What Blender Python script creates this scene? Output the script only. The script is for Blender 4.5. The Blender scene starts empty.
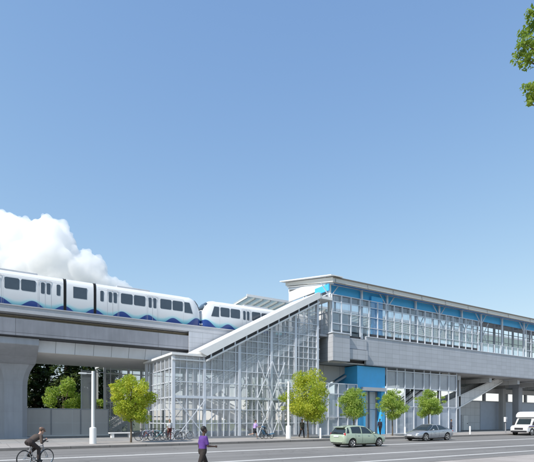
import bpy, bmesh, math, random
from mathutils import Vector, Matrix
R = math.radians
random.seed(7)
S = bpy.context.scene
COL = S.collection
ORG = {}            # world origin of every root / part while building

# ------------------------------------------------------------------ camera numbers
F, U0, HOR, H = 461.0, 267.0, 419.5, 1.85        # focal length (px), centre, horizon row, eye height
CA, SA = 0.527, 0.850
def at(px, py, Y):                                 # point of the plane y=Y seen at (px,py): used to read sizes off the photo
    t = (px-U0)/F; d = Y/(SA-CA*t)
    return Vector((d*(CA+SA*t), Y, H+d*(HOR-py)/F))
def far(px, py, d):
    t = (px-U0)/F
    return Vector((d*(CA+SA*t), d*(SA-CA*t), H+d*(HOR-py)/F))

# ------------------------------------------------------------------ materials
def newmat(name):
    m = bpy.data.materials.new(name); m.use_nodes = True
    nt = m.node_tree; nt.nodes.clear()
    out = nt.nodes.new('ShaderNodeOutputMaterial')
    return m, nt, out
def N(nt, t, **kw):
    n = nt.nodes.new(t)
    for k, v in kw.items(): setattr(n, k, v)
    return n
def L(nt, a, b): nt.links.new(a, b)
def mth(nt, op, a, b=None, c=None):
    n = N(nt, 'ShaderNodeMath', operation=op)
    for i, v in enumerate((a, b, c)):
        if v is None: continue
        if isinstance(v, (int, float)): n.inputs[i].default_value = v
        else: L(nt, v, n.inputs[i])
    return n.outputs[0]
def mixc(nt, f, a, b, blend='MIX'):
    n = N(nt, 'ShaderNodeMix', data_type='RGBA', blend_type=blend)
    for s, v in ((n.inputs[0], f), (n.inputs[6], a), (n.inputs[7], b)):
        if isinstance(v, (int, float)): s.default_value = v
        elif isinstance(v, tuple): s.default_value = (*v[:3], 1)
        else: L(nt, v, s)
    return n.outputs[2]
def noise(nt, vec, scale, detail=5, rough=.55):
    n = N(nt, 'ShaderNodeTexNoise'); n.inputs['Scale'].default_value = scale
    n.inputs['Detail'].default_value = detail; n.inputs['Roughness'].default_value = rough
    if vec is not None: L(nt, vec, n.inputs['Vector'])
    return n.outputs['Fac']
def mrange(nt, v, a, b, c, d):
    n = N(nt, 'ShaderNodeMapRange'); L(nt, v, n.inputs[0])
    for i, x in enumerate((a, b, c, d)): n.inputs[i+1].default_value = x
    return n.outputs[0]
def pb(nt, out, col, rough=.5, metal=0, coat=0, normal=None, spec=.5):
    b = N(nt, 'ShaderNodeBsdfPrincipled')
    if isinstance(col, tuple): b.inputs['Base Color'].default_value = (*col, 1)
    else: L(nt, col, b.inputs['Base Color'])
    if isinstance(rough, (int, float)): b.inputs['Roughness'].default_value = rough
    else: L(nt, rough, b.inputs['Roughness'])
    b.inputs['Metallic'].default_value = metal
    b.inputs['Coat Weight'].default_value = coat
    b.inputs['Specular IOR Level'].default_value = spec
    if normal is not None: L(nt, normal, b.inputs['Normal'])
    if out: L(nt, b.outputs[0], out.inputs[0])
    return b
def bumpn(nt, h, strength=.2, dist=.02):
    b = N(nt, 'ShaderNodeBump'); b.inputs['Strength'].default_value = strength; b.inputs['Distance'].default_value = dist
    L(nt, h, b.inputs['Height']); return b.outputs[0]
def M(name, col, rough=.5, metal=0, var=.10, scale=1.5, bump=0, bscale=20, coat=0, spec=.5):
    m, nt, out = newmat(name)
    tc = N(nt, 'ShaderNodeTexCoord').outputs['Object']
    n1 = noise(nt, tc, scale, 6, .6); n2 = noise(nt, tc, scale*9, 3)
    f = mth(nt, 'ADD', mth(nt, 'MULTIPLY', n1, .7), mth(nt, 'MULTIPLY', n2, .3))
    lo = tuple(c*(1-var) for c in col); hi = tuple(min(1, c*(1+var)) for c in col)
    c = mixc(nt, mrange(nt, f, .35, .65, 0, 1), lo, hi)
    rr = mrange(nt, n1, .3, .7, max(.02, rough-.08), min(1, rough+.08))
    nn = bumpn(nt, noise(nt, tc, bscale, 4), bump) if bump else None
    pb(nt, out, c, rr, metal, coat, nn, spec)
    return m
def panel(name, col, w, h, joint=.012, jcol=None, rough=.45, metal=0, axis='XZ', off=.0, var=.06, sat=.05):
    """flat cladding with thin joints, a little tone shift from panel to panel and vertical dirt"""
    m, nt, out = newmat(name)
    tc = N(nt, 'ShaderNodeTexCoord').outputs['Object']
    sep = N(nt, 'ShaderNodeSeparateXYZ'); L(nt, tc, sep.inputs[0])
    cmb = N(nt, 'ShaderNodeCombineXYZ')
    L(nt, sep.outputs[axis[0]], cmb.inputs[0]); L(nt, sep.outputs[axis[1]], cmb.inputs[1])
    br = N(nt, 'ShaderNodeTexBrick'); br.offset = off; br.squash = 1
    L(nt, cmb.outputs[0], br.inputs['Vector'])
    br.inputs['Scale'].default_value = 1; br.inputs['Mortar Size'].default_value = joint
    br.inputs['Mortar Smooth'].default_value = 0.1
    br.inputs['Brick Width'].default_value = w; br.inputs['Row Height'].default_value = h
    br.inputs['Color1'].default_value = (*[c*(1-sat) for c in col], 1)
    br.inputs['Color2'].default_value = (*[min(1, c*(1+sat)) for c in col], 1)
    br.inputs['Mortar'].default_value = (*(jcol or tuple(c*.45 for c in col)), 1)
    mp = N(nt, 'ShaderNodeMapping'); L(nt, tc, mp.inputs[0]); mp.inputs['Scale'].default_value = (2.2, 2.2, .25)
    st = noise(nt, mp.outputs[0], 1.3, 6, .65); n2 = noise(nt, tc, .5, 4)
    c = mixc(nt, 1.0, br.outputs['Color'], mixc(nt, mrange(nt, st, .3, .7, 0, 1), (1-var,)*3, (1.0,)*3), 'MULTIPLY')
    c = mixc(nt, 1.0, c, mixc(nt, mrange(nt, n2, .3, .7, 0, 1), (1-var,)*3, (1.0,)*3), 'MULTIPLY')
    rr = mrange(nt, st, .3, .7, rough-.07, rough+.1)
    nn = bumpn(nt, mth(nt, 'SUBTRACT', 1.0, br.outputs['Fac']), .35, .012)
    pb(nt, out, c, rr, metal, 0, nn)
    return m
def sheer(name, col, clear, rough=.4, gloss=0.0, tint=(1, 1, 1)):
    """wire mesh / perforated or fritted sheet: part see-through, part solid, plus a thin gloss"""
    m, nt, out = newmat(name)
    tc = N(nt, 'ShaderNodeTexCoord').outputs['Object']
    tr = N(nt, 'ShaderNodeBsdfTransparent'); tr.inputs[0].default_value = (*tint, 1)
    n1 = noise(nt, tc, .8, 4)
    c = mixc(nt, n1, tuple(x*.9 for x in col), col)
    b = pb(nt, None, c, rough)
    mx = N(nt, 'ShaderNodeMixShader')
    fac = mrange(nt, n1, .3, .7, 1-clear-.05, 1-clear+.05)
    L(nt, fac, mx.inputs[0]); L(nt, tr.outputs[0], mx.inputs[1]); L(nt, b.outputs[0], mx.inputs[2])
    res = mx.outputs[0]
    if gloss:
        gl = N(nt, 'ShaderNodeBsdfGlossy'); gl.inputs['Roughness'].default_value = .04
        m2 = N(nt, 'ShaderNodeMixShader'); m2.inputs[0].default_value = gloss
        L(nt, res, m2.inputs[1]); L(nt, gl.outputs[0], m2.inputs[2]); res = m2.outputs[0]
    L(nt, res, out.inputs[0])
    return m
def leafmat(name, dark, light, trans=.35, hs=.9):
    m, nt, out = newmat(name)
    tc = N(nt, 'ShaderNodeTexCoord').outputs['Object']
    geo = N(nt, 'ShaderNodeNewGeometry').outputs['Random Per Island']
    n1 = noise(nt, tc, hs, 3)
    f = mth(nt, 'ADD', mth(nt, 'MULTIPLY', geo, .55), mth(nt, 'MULTIPLY', mrange(nt, n1, .35, .65, 0, 1), .45))
    c = mixc(nt, f, dark, light)
    b = pb(nt, None, c, .55, spec=.3)
    t = N(nt, 'ShaderNodeBsdfTranslucent'); L(nt, mixc(nt, 1.0, c, (1.15, 1.15, .6), 'MULTIPLY'), t.inputs[0])
    mx = N(nt, 'ShaderNodeMixShader'); mx.inputs[0].default_value = trans
    L(nt, b.outputs[0], mx.inputs[1]); L(nt, t.outputs[0], mx.inputs[2]); L(nt, mx.outputs[0], out.inputs[0])
    return m

def asphalt():
    m, nt, out = newmat('asphalt')
    tc = N(nt, 'ShaderNodeTexCoord').outputs['Object']
    mp = N(nt, 'ShaderNodeMapping'); L(nt, tc, mp.inputs[0]); mp.inputs['Scale'].default_value = (.04, .8, 1)
    streak = noise(nt, mp.outputs[0], 1.2, 5, .6); patch = noise(nt, tc, .18, 5, .6); grain = noise(nt, tc, 18, 3, .7)
    c = mixc(nt, mrange(nt, streak, .3, .7, 0, 1), (.175, .168, .16), (.255, .246, .236))
    c = mixc(nt, 1.0, c, mixc(nt, mrange(nt, patch, .3, .7, 0, 1), (.86,)*3, (1.08,)*3), 'MULTIPLY')
    c = mixc(nt, 1.0, c, mixc(nt, grain, (.75,)*3, (1.25,)*3), 'MULTIPLY')
    v = N(nt, 'ShaderNodeTexVoronoi', feature='DISTANCE_TO_EDGE'); v.inputs['Scale'].default_value = .16
    wp = N(nt, 'ShaderNodeVectorMath', operation='ADD'); L(nt, tc, wp.inputs[0])
    nz = N(nt, 'ShaderNodeTexNoise'); nz.inputs['Scale'].default_value = .6; L(nt, tc, nz.inputs['Vector'])
    sc = N(nt, 'ShaderNodeVectorMath', operation='SCALE'); L(nt, nz.outputs['Color'], sc.inputs[0]); sc.inputs[3].default_value = 3
    L(nt, sc.outputs[0], wp.inputs[1]); L(nt, wp.outputs[0], v.inputs['Vector'])
    c = mixc(nt, mrange(nt, v.outputs['Distance'], 0, .006, .45, 0), c, (.05, .048, .047))
    pb(nt, out, c, .85, normal=bumpn(nt, grain, .25, .02), spec=.25)
    return m
def paving(name, col, w, h, joint=.012):
    m, nt, out = newmat(name)
    tc = N(nt, 'ShaderNodeTexCoord').outputs['Object']
    br = N(nt, 'ShaderNodeTexBrick'); br.offset = 0; L(nt, tc, br.inputs['Vector'])
    br.inputs['Scale'].default_value = 1; br.inputs['Mortar Size'].default_value = joint
    br.inputs['Brick Width'].default_value = w; br.inputs['Row Height'].default_value = h
    br.inputs['Color1'].default_value = (*[c*.93 for c in col], 1); br.inputs['Color2'].default_value = (*[c*1.06 for c in col], 1)
    br.inputs['Mortar'].default_value = (*[c*.5 for c in col], 1)
    n1 = noise(nt, tc, .4, 5); n2 = noise(nt, tc, 12, 3)
    c = mixc(nt, 1.0, br.outputs['Color'], mixc(nt, mrange(nt, n1, .3, .7, 0, 1), (.82,)*3, (1.05,)*3), 'MULTIPLY')
    c = mixc(nt, 1.0, c, mixc(nt, n2, (.85,)*3, (1.12,)*3), 'MULTIPLY')
    pb(nt, out, c, .8, normal=bumpn(nt, n2, .15, .01), spec=.3)
    return m
def road_paint():
    m, nt, out = newmat('worn_road_paint')
    tc = N(nt, 'ShaderNodeTexCoord').outputs['Object']
    n1 = noise(nt, tc, 7, 6, .7); n2 = noise(nt, tc, .7, 4)
    f = mth(nt, 'ADD', mth(nt, 'MULTIPLY', n1, .7), mth(nt, 'MULTIPLY', n2, .3))
    c = mixc(nt, mrange(nt, f, .36, .46, 0, 1), (.27, .26, .25), (.54, .525, .50))
    pb(nt, out, c, .7)
    return m
def livery():
    """white car body with a teal edged blue wave along the skirt (paint on the body, in metres of the body itself)"""
    m, nt, out = newmat('train_livery')
    tc = N(nt, 'ShaderNodeTexCoord').outputs['Object']
    sp = N(nt, 'ShaderNodeSeparateXYZ'); L(nt, tc, sp.inputs[0])
    X, Z = sp.outputs['X'], sp.outputs['Z']
    s1 = mth(nt, 'SINE', mth(nt, 'MULTIPLY', mth(nt, 'SUBTRACT', X, 3.15), 2*math.pi/2.52))
    s2 = mth(nt, 'SINE', mth(nt, 'MULTIPLY', X, 2*math.pi/9.5))
    ends = mth(nt, 'MULTIPLY', mth(nt, 'POWER', mth(nt, 'ABSOLUTE', mth(nt, 'DIVIDE', mth(nt, 'SUBTRACT', X, 7.6), 11.9)), 5.0), .42)
    edge = mth(nt, 'ADD', mth(nt, 'ADD', mth(nt, 'MULTIPLY', s1, .30), mth(nt, 'MULTIPLY', s2, .06)), mth(nt, 'ADD', ends, 0.93))
    dz = mth(nt, 'SUBTRACT', Z, edge)                       # height above the blue edge
    slow = mth(nt, 'SUBTRACT', Z, mth(nt, 'ADD', mth(nt, 'ADD', mth(nt, 'MULTIPLY', s1, .14), 1.08), mth(nt, 'MULTIPLY', ends, .8)))
    cr = N(nt, 'ShaderNodeValToRGB'); e = cr.color_ramp.elements
    L(nt, mrange(nt, slow, -.25, .35, 0, 1), cr.inputs[0])
    e[0].position = 0; e[0].color = (.12, .52, .66, 1)
    e[1].position = 1; e[1].color = (.80, .81, .82, 1)
    x = e.new(.5); x.color = (.46, .76, .82, 1)
    x = e.new(.72); x.color = (.74, .82, .84, 1)
    c = mixc(nt, mrange(nt, dz, -.02, .02, 1, 0), cr.outputs[0], (.012, .06, .29))
    n1 = noise(nt, tc, .9, 5)
    c = mixc(nt, 1.0, c, mixc(nt, n1, (.94,)*3, (1.0,)*3), 'MULTIPLY')
    pb(nt, out, c, .3, coat=.3)
    return m

MT = {}
MT['asphalt'] = asphalt(); MT['paint'] = road_paint()
MT['pave'] = paving('concrete_paving', (.38, .355, .335), 1.5, 1.5)
MT['pave_near'] = paving('pale_concrete_paving', (.42, .38, .35), 1.8, 1.8)
MT['plaza'] = paving('plaza_paving', (.33, .325, .315), 1.2, .6)
MT['kerb'] = panel('kerb_concrete', (.25, .235, .22), 2.4, 3, .02, rough=.85, var=.2)  # darker than the paving: shade on the kerb face put into the colour
MT['ground'] = M('ground_soil', (.10, .11, .05), .95, var=.3, scale=.1)
MT['conc'] = panel('girder_concrete', (.31, .325, .365), 12.0, 3.0, .02, rough=.7, var=.2)
MT['conc_plain'] = panel('cast_concrete', (.42, .44, .48), 6.0, 2.4, .008, (.36, .38, .41), .72, var=.15, sat=.02)
MT['conc_pale'] = panel('pale_soffit_panels', (.74, .79, .86), 1.6, 3.0, .02, (.2, .22, .25), .5, var=.08)
MT['conc_soffit'] = M('soffit_concrete', (.78, .75, .72), .8, var=.05)  # pale so the colour carries light bounced up from below
MT['parapet'] = M('parapet_concrete', (.44, .455, .485), .7, var=.08, scale=.6)
MT['dark'] = M('dark_steel', (.03, .03, .035), .5)
MT['shadowgap'] = M('backing_and_shade_grey', (.06, .06, .065), .7)  # near-black backing; also paints shade into reveals and gaps
MT['conduit'] = M('tan_conduit', (.30, .24, .16), .6)
MT['steel_rail'] = M('rail_steel', (.28, .26, .25), .4, .9)
MT['clad'] = panel('station_cladding', (.47, .49, .53), 1.15, .52, .012, (.29, .3, .31), .4, var=.07)
MT['cladY'] = panel('station_cladding_return', (.50, .515, .55), 1.15, .52, .012, (.3, .3, .31), .4, axis='YZ', var=.07)
MT['clad_dark'] = panel('dark_underside', (.50, .495, .49), 2.4, 2.4, .02, rough=.7, axis='XY')
MT['white'] = M('white_paint', (.80, .80, .79), .4, var=.04)
MT['cream'] = M('cream_roof_metal', (.70, .675, .62), .4, var=.05, scale=.4)
MT['frame'] = M('galvanised_frame', (.64, .675, .73), .4, .1, var=.08)
MT['frame_d'] = M('grey_steel_frame', (.30, .31, .335), .5, .2)
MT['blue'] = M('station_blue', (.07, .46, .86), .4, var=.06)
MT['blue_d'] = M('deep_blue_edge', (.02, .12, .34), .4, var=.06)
MT['brown'] = M('bronze_gutter', (.20, .17, .14), .5)
MT['mesh'] = sheer('woven_mesh', (.80, .84, .89), .84, .4, .06)
MT['mesh2'] = sheer('dense_woven_mesh', (.60, .63, .68), .5, .45, .05)
MT['glass'] = sheer('screen_glass', (.7, .78, .85), .9, .1, .10, (.93, .96, .98))
MT['frost'] = sheer('fritted_glass', (.52, .59, .68), .36, .3, .07, (.85, .92, 1))
MT['roofglass'] = sheer('roof_glass', (.62, .66, .66), .6, .2, .08, (.93, .97, .96))
MT['wallpan'] = panel('boundary_wall_panels', (.68, .66, .64), 2.0, 1.35, .025, (.75, .75, .74), .7)
MT['bluewall'] = M('blue_grey_wall', (.50, .55, .63), .6, var=.05)
MT['greywall'] = panel('grey_block_wall', (.74, .74, .74), 1.2, 1.2, .015, rough=.7)
MT['livery'] = livery()
MT['seam'] = M('door_seam_grey', (.42,.43,.45), .5)
MT['tglass'] = M('train_window_glass', (.055, .075, .10), .08, var=.1, spec=.7)
MT['rubber'] = M('black_rubber', (.015, .015, .016), .7)
MT['bark'] = M('grey_brown_bark', (.11, .085, .06), .9, var=.3, scale=6, bump=.5)
MT['leafY'] = leafmat('yellow_green_leaves', (.22, .36, .04), (.70, .68, .12), .55)
MT['leafG'] = leafmat('green_leaves', (.19, .33, .07), (.54, .63, .17), .55)
MT['leafM'] = leafmat('mid_green_leaves', (.13, .24, .06), (.40, .50, .17), .5)
MT['leafD'] = leafmat('dark_conifer_needles', (.055, .09, .045), (.15, .20, .09), .3, .4)
MT['leafT'] = leafmat('overhanging_leaves', (.09, .20, .04), (.36, .44, .09), .5)
MT['chrome'] = M('alloy', (.6, .61, .62), .25, .9)
MT['lampglass'] = M('headlamp_lens', (.7, .72, .75), .08, spec=.8)
MT['red'] = M('tail_lamp_red', (.42, .01, .012), .2, spec=.7)
MT['carglass'] = M('car_window_glass', (.025, .035, .04), .06, spec=.8)
MT['plate'] = M('number_plate_white', (.65, .66, .68), .5)

# ------------------------------------------------------------------ mesh builder
class MB:
    def __init__(s): s.v = []; s.f = []; s.m = []; s.cur = 0
    def add(s, vs, fs):
        o = len(s.v); s.v += [Vector(v) for v in vs]
        for f in fs: s.f.append([i+o for i in f]); s.m.append(s.cur)
        return s
    def box(s, x0, x1, y0, y1, z0, z1):
        return s.add([(x0,y0,z0),(x1,y0,z0),(x1,y1,z0),(x0,y1,z0),(x0,y0,z1),(x1,y0,z1),(x1,y1,z1),(x0,y1,z1)],
                     [(0,3,2,1),(4,5,6,7),(0,1,5,4),(1,2,6,5),(2,3,7,6),(3,0,4,7)])
    def beam(s, p, q, w, h=None, up=(0,0,1)):
        h = h or w; p, q = Vector(p), Vector(q); d = (q-p).normalized(); up = Vector(up)
        if abs(d.dot(up)) > .99: up = Vector((1,0,0))
        a = d.cross(up).normalized()*w/2; b = a.cross(d).normalized()*h/2
        vs = [p-a-b, p+a-b, p+a+b, p-a+b, q-a-b, q+a-b, q+a+b, q-a+b]
        return s.add(vs, [(0,3,2,1),(4,5,6,7),(0,1,5,4),(1,2,6,5),(2,3,7,6),(3,0,4,7)])
    def tube(s, pts, r, n=10, cap=True):
        pts = [Vector(p) for p in pts]; k = len(pts)
        rs = r if isinstance(r, (list, tuple)) else [r]*k
        rings = []; prev = None
        for i, p in enumerate(pts):
            d = (pts[min(i+1, k-1)]-pts[max(i-1, 0)]).normalized()
            a = prev - d*prev.dot(d) if prev is not None else None
            if a is None or a.length < 1e-4:
                a = d.cross(Vector((0,0,1)))
                if a.length < .05: a = d.cross(Vector((1,0,0)))
            a.normalize(); prev = a; b = d.cross(a)
            rings.append([p + (a*math.cos(2*math.pi*j/n)+b*math.sin(2*math.pi*j/n))*rs[i] for j in range(n)])
        return s.loft(rings, cap)
    def loft(s, rings, cap=True, closed=True):
        n = len(rings[0]); vs = [v for r in rings for v in r]; fs = []
        for i in range(len(rings)-1):
            for j in range(n if closed else n-1):
                a = i*n+j; b = i*n+(j+1)%n; fs.append((a, b, b+n, a+n))
        if cap: fs.append(tuple(reversed(range(n)))); fs.append(tuple(range((len(rings)-1)*n, len(rings)*n)))
        return s.add(vs, fs)
    def cap(s, p, q, r0, r1, n=12):
        """tapered capsule with round ends"""
        p, q = Vector(p), Vector(q); d = (q-p).normalized() if (q-p).length > 1e-6 else Vector((0,0,1))
        pts = []; rs = []
        for k in range(5):
            a = math.pi/2*(1-k/4); pts.append(p-d*r0*math.sin(a)); rs.append(max(.001, r0*math.cos(a)))
        for k in range(5):
            a = math.pi/2*k/4; pts.append(q+d*r1*math.sin(a)); rs.append(max(.001, r1*math.cos(a)))
        return s.tube(pts, rs, n)
    def ell(s, c, rx, ry, rz, n=14, k=9, rot=None):
        c = Vector(c); rings = []
        for i in range(k):
            a = math.pi*(i+.02)/(k-1+.04)-math.pi/2
            ring = []
            for j in range(n):
                v = Vector((rx*math.cos(a)*math.cos(2*math.pi*j/n), ry*math.cos(a)*math.sin(2*math.pi*j/n), rz*math.sin(a)))
                if rot: v = rot @ v
                ring.append(c+v)
            rings.append(ring)
        return s.loft(rings)
    def prism(s, poly, axis, a, b):
        """extrude 2-D polygon; axis X: poly=(y,z), Y: poly=(x,z), Z: poly=(x,y)"""
        def P(u, w, t): return {'X': (t,u,w), 'Y': (u,t,w), 'Z': (u,w,t)}[axis]
        n = len(poly); vs = [P(u,w,a) for u,w in poly]+[P(u,w,b) for u,w in poly]
        fs = [tuple(range(n)), tuple(reversed(range(n, 2*n)))]+[(i, i+n, (i+1)%n+n, (i+1)%n) for i in range(n)]
        return s.add(vs, fs)
    def disc(s, c, r, axis, t, n=20):
        c = Vector(c); d = Vector(axis).normalized()*t/2
        return s.tube([c-d, c+d], r, n)
    def ring(s, c, axis, R_, r, n=28, k=8, sx=1.0):
        c = Vector(c); ax = Vector(axis).normalized()
        a = ax.cross(Vector((0,0,1)));  a = a if a.length > .1 else Vector((1,0,0)); a.normalize(); b = ax.cross(a)
        rings = []
        for i in range(n):
            t = 2*math.pi*i/n; o = a*math.cos(t)+b*math.sin(t)
            rings.append([c+o*(R_+r*math.cos(2*math.pi*j/k))+ax*(r*sx*math.sin(2*math.pi*j/k)) for j in range(k)])
        rings.append(rings[0])
        return s.loft(rings, False)
    def build(s, name, mat, parent=None, origin=None, smooth=False, fix=True, bevel=0):
        if parent is not None: o0 = ORG[parent]
        else: o0 = Vector(origin) if origin is not None else Vector((0,0,0))
        me = bpy.data.meshes.new(name)
        me.from_pydata([v-o0 for v in s.v], [], s.f)
        mats = mat if isinstance(mat, (list, tuple)) else [mat]
        for m in mats: me.materials.append(m)
        for p, mi in zip(me.polygons, s.m): p.material_index = mi; p.use_smooth = smooth
        if fix:
            bm = bmesh.new(); bm.from_mesh(me); bmesh.ops.recalc_face_normals(bm, faces=bm.faces); bm.to_mesh(me); bm.free()
        o = bpy.data.objects.new(name, me); COL.objects.link(o); ORG[o] = o0
        if parent is not None: o.parent = parent
        else: o.location = o0
        if bevel:
            b = o.modifiers.new('bevel', 'BEVEL'); b.width = bevel; b.segments = 2; b.limit_method = 'ANGLE'; b.angle_limit = R(35)
        if smooth:
            try:
                me.set_sharp_from_angle(angle=R(38))
            except Exception: pass
        return o
def tag(o, label, cat, group=None, kind=None):
    if label: o['label'] = label
    if cat: o['category'] = cat
    if group: o['group'] = group
    if kind: o['kind'] = kind
    return o
def thing(name, label, cat, loc=(0,0,0), group=None):
    o = bpy.data.objects.new(name, None); COL.objects.link(o); o.location = loc; o.empty_display_size = .3
    ORG[o] = Vector(loc); return tag(o, label, cat, group)
def struct(mb, name, mat, label=None, cat=None):
    o = mb.build(name, mat); o['kind'] = 'structure'
    o['label'] = label or name.replace('_', ' '); o['category'] = cat or name.split('_')[-1]
    return o
def copy_tree(o, parent=None):
    c = o.copy(); COL.objects.link(c); ORG[c] = ORG.get(o)
    if parent: c.parent = parent
    for ch in list(o.children): copy_tree(ch, c)
    return c
def place(o, x, y, z=0, rz=0, s=1):
    o.location = (x, y, z); o.rotation_euler = (0, 0, rz); o.scale = (s, s, s); return o
def remesh(mb, voxel, smooth=2):
    """fuse overlapping volumes into one continuous skin; returns verts/faces"""
    me = bpy.data.meshes.new('tmp'); me.from_pydata([tuple(v) for v in mb.v], [], mb.f)
    bm = bmesh.new(); bm.from_mesh(me); bmesh.ops.recalc_face_normals(bm, faces=bm.faces); bm.to_mesh(me); bm.free()
    o = bpy.data.objects.new('tmp', me); COL.objects.link(o)
    r = o.modifiers.new('r', 'REMESH'); r.mode = 'VOXEL'; r.voxel_size = voxel
    sm = o.modifiers.new('s', 'SMOOTH'); sm.iterations = smooth; sm.factor = .5
    dg = bpy.context.evaluated_depsgraph_get(); dg.update()
    ev = o.evaluated_get(dg); m2 = bpy.data.meshes.new_from_object(ev)
    vs = [v.co.copy() for v in m2.vertices]; fs = [tuple(p.vertices) for p in m2.polygons]
    bpy.data.objects.remove(o); bpy.data.meshes.remove(me); bpy.data.meshes.remove(m2)
    out = MB(); out.add(vs, fs); return out
def boolean_cut(o, cutter_mb):
    c = cutter_mb.build('cutter', MT['rubber'])
    b = o.modifiers.new('b', 'BOOLEAN'); b.operation = 'DIFFERENCE'; b.object = c; b.solver = 'EXACT'
    dg = bpy.context.evaluated_depsgraph_get(); dg.update()
    m2 = bpy.data.meshes.new_from_object(o.evaluated_get(dg))
    o.modifiers.clear(); o.data = m2; bpy.data.objects.remove(c)
    for p in m2.polygons: p.use_smooth = True
    try: m2.set_sharp_from_angle(angle=R(38))
    except Exception: pass

# ------------------------------------------------------------------ ground, street
KY = 31.2                                                             # far kerb line
struct(MB().box(-1500, 1500, -1500, 1500, -1, -.06), 'ground', MT['ground'], 'dry ground reaching to the horizon')
struct(MB().box(-220, 420, 13.5, KY, -.05, 0), 'road', MT['asphalt'], 'grey asphalt street in front of the station')
struct(MB().box(-220, 420, KY, KY+.28, -.05, .155), 'kerb', MT['kerb'], 'raised kerb along the far side of the street')
struct(MB().box(-220, 420, KY+.284, 37.2, -.05, .15), 'pavement', MT['pave'], 'concrete pavement along the station front')
struct(MB().box(-220, 420, 37.204, 62, -.05, .146), 'plaza', MT['plaza'], 'paved plaza under guideway and station')
struct(MB().box(-220, 420, 13.2, 13.496, -.05, .022), 'near_kerb', MT['kerb'], 'kerb along the near side of the street', 'kerb')
struct(MB().box(-220, 420, -12, 13.196, -.05, .016), 'near_pavement', MT['pave_near'], 'pale concrete pavement on the near side', 'pavement')
mk = MB()
for y, w in ((24.0, .62), (18.1, .45), (14.9, .34)):
    mk.add([(-220, y-w/2, .004), (420, y-w/2, .004), (420, y+w/2, .004), (-220, y+w/2, .004)], [(0,1,2,3)])
struct(mk, 'road_markings', MT['paint'], 'white lane lines painted along the street', 'road markings')

# ------------------------------------------------------------------ guideway
GX0, GX1 = -70, 110
g = thing('elevated_guideway', 'long concrete elevated rail guideway running left to right under the train', 'guideway', (2.4, 49, 0))
MB().box(GX0, GX1, 43.55, 55.2, 10.16, 10.62).build('deck_slab', MT['shadowgap'], g)  # slab darkened to paint shade into the reveal under the parapet
p_ = MB(); p_.box(GX0, 31, 42.9, 43.2, 10.62, 11.15); p_.box(GX0, 31, 42.84, 43.26, 11.15, 11.24)
p_.build('parapet', MT['parapet'], g)
p_ = MB(); p_.box(GX0, 60, 55.3, 55.6, 10.62, 11.2); p_.build('parapet', MT['parapet'], g)
MB().box(GX0, GX1, 43.2, 43.5, 10.55, 10.619).build('walkway', MT['parapet'], g)
MB().box(GX0, 31, 43.0, 44.2, 8.78, 10.16).build('edge_girder', MT['conc'], g)
MB().box(GX0, 31, 54.2, 55.4, 8.78, 10.16).build('edge_girder', MT['conc'], g)
MB().box(GX0, 31, 43.06, 44.1, 8.70, 8.775).build('girder_shade_line', MT['shadowgap'], g)  # dark line painting the shade under the girder's inward step
MB().prism([(44.3, 8.70), (44.62, 7.72), (53.8, 7.72), (54.1, 8.70)], 'X', GX0, 31).build('box_girder', MT['conc_pale'], g)
MB().box(GX0, 31, 44.66, 53.76, 7.70, 7.716).build('soffit', MT['conc_soffit'], g)
t_ = MB()
for z in (10.28, 10.4): t_.tube([(GX0, 43.40, z), (31, 43.40, z)], .045, 6)
t_.build('conduit', MT['conduit'], g)
for yc in (45.9, 50.8):
    for s in (-.72, .72):
        MB().box(GX0, GX1, yc+s-.035, yc+s+.035, 10.62, 10.78).build('rail', MT['steel_rail'], g)

# pier with flared hammerhead
pr = thing('guideway_pier', 'flared concrete pier with hammerhead holding the guideway at the left', 'pier', (2.45, 48.3, .146))
def octo(cx, cy, hx, hy, ch, z):
    return [(cx-hx+ch, cy-hy, z), (cx+hx-ch, cy-hy, z), (cx+hx, cy-hy+ch, z), (cx+hx, cy+hy-ch, z),
            (cx+hx-ch, cy+hy, z), (cx-hx+ch, cy+hy, z), (cx-hx, cy+hy-ch, z), (cx-hx, cy-hy+ch, z)]
cx, cy = 2.45, 48.4
MB().loft([[Vector(v) for v in octo(cx, cy, hx, hy, ch, z)] for (hx, hy, ch, z) in
   ((1.12,1.55,.42,.1),(1.12,1.55,.42,4.6),(1.15,1.58,.42,5.3),(1.24,1.66,.42,5.8),(1.38,1.78,.42,6.25),(1.58,1.95,.44,6.62),(1.7,2.05,.45,6.8))]).build('column', MT['conc_plain'], pr)
MB().prism([(43.3, 8.1), (43.3, 8.68), (55.0, 8.68), (55.0, 8.1), (50.6, 6.805), (46.2, 6.805)], 'X', cx-1.72, cx+1.72).build('hammerhead', MT['conc_plain'], pr, bevel=.06)
MB().box(cx-1.5, cx+1.5, 46.5, 50.3, .1, .22).build('footing_collar', MT['parapet'], pr)

# boundary wall
w = thing('boundary_wall', 'grey panelled boundary wall under the guideway beside the pier', 'wall', (0, 51, .146))
MB().box(-40, 11.6, 51.0, 51.22, .3, 2.86).build('wall_panel', MT['wallpan'], w)
MB().box(-40, 11.65, 50.95, 51.27, 2.864, 2.98).build('coping', MT['parapet'], w)
MB().box(-40, 11.6, 50.6, 51.3, .1, .297).build('plinth', MT['white'], w)  # white here stands in for sunlight on the low plinth
for i in range(18):
    x = -36 + i*2.8
    if x > 11.6: break
    MB().box(x-.05, x+.05, 50.93, 50.997, .3, 2.86).build('post', MT['frame_d'], w)

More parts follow.
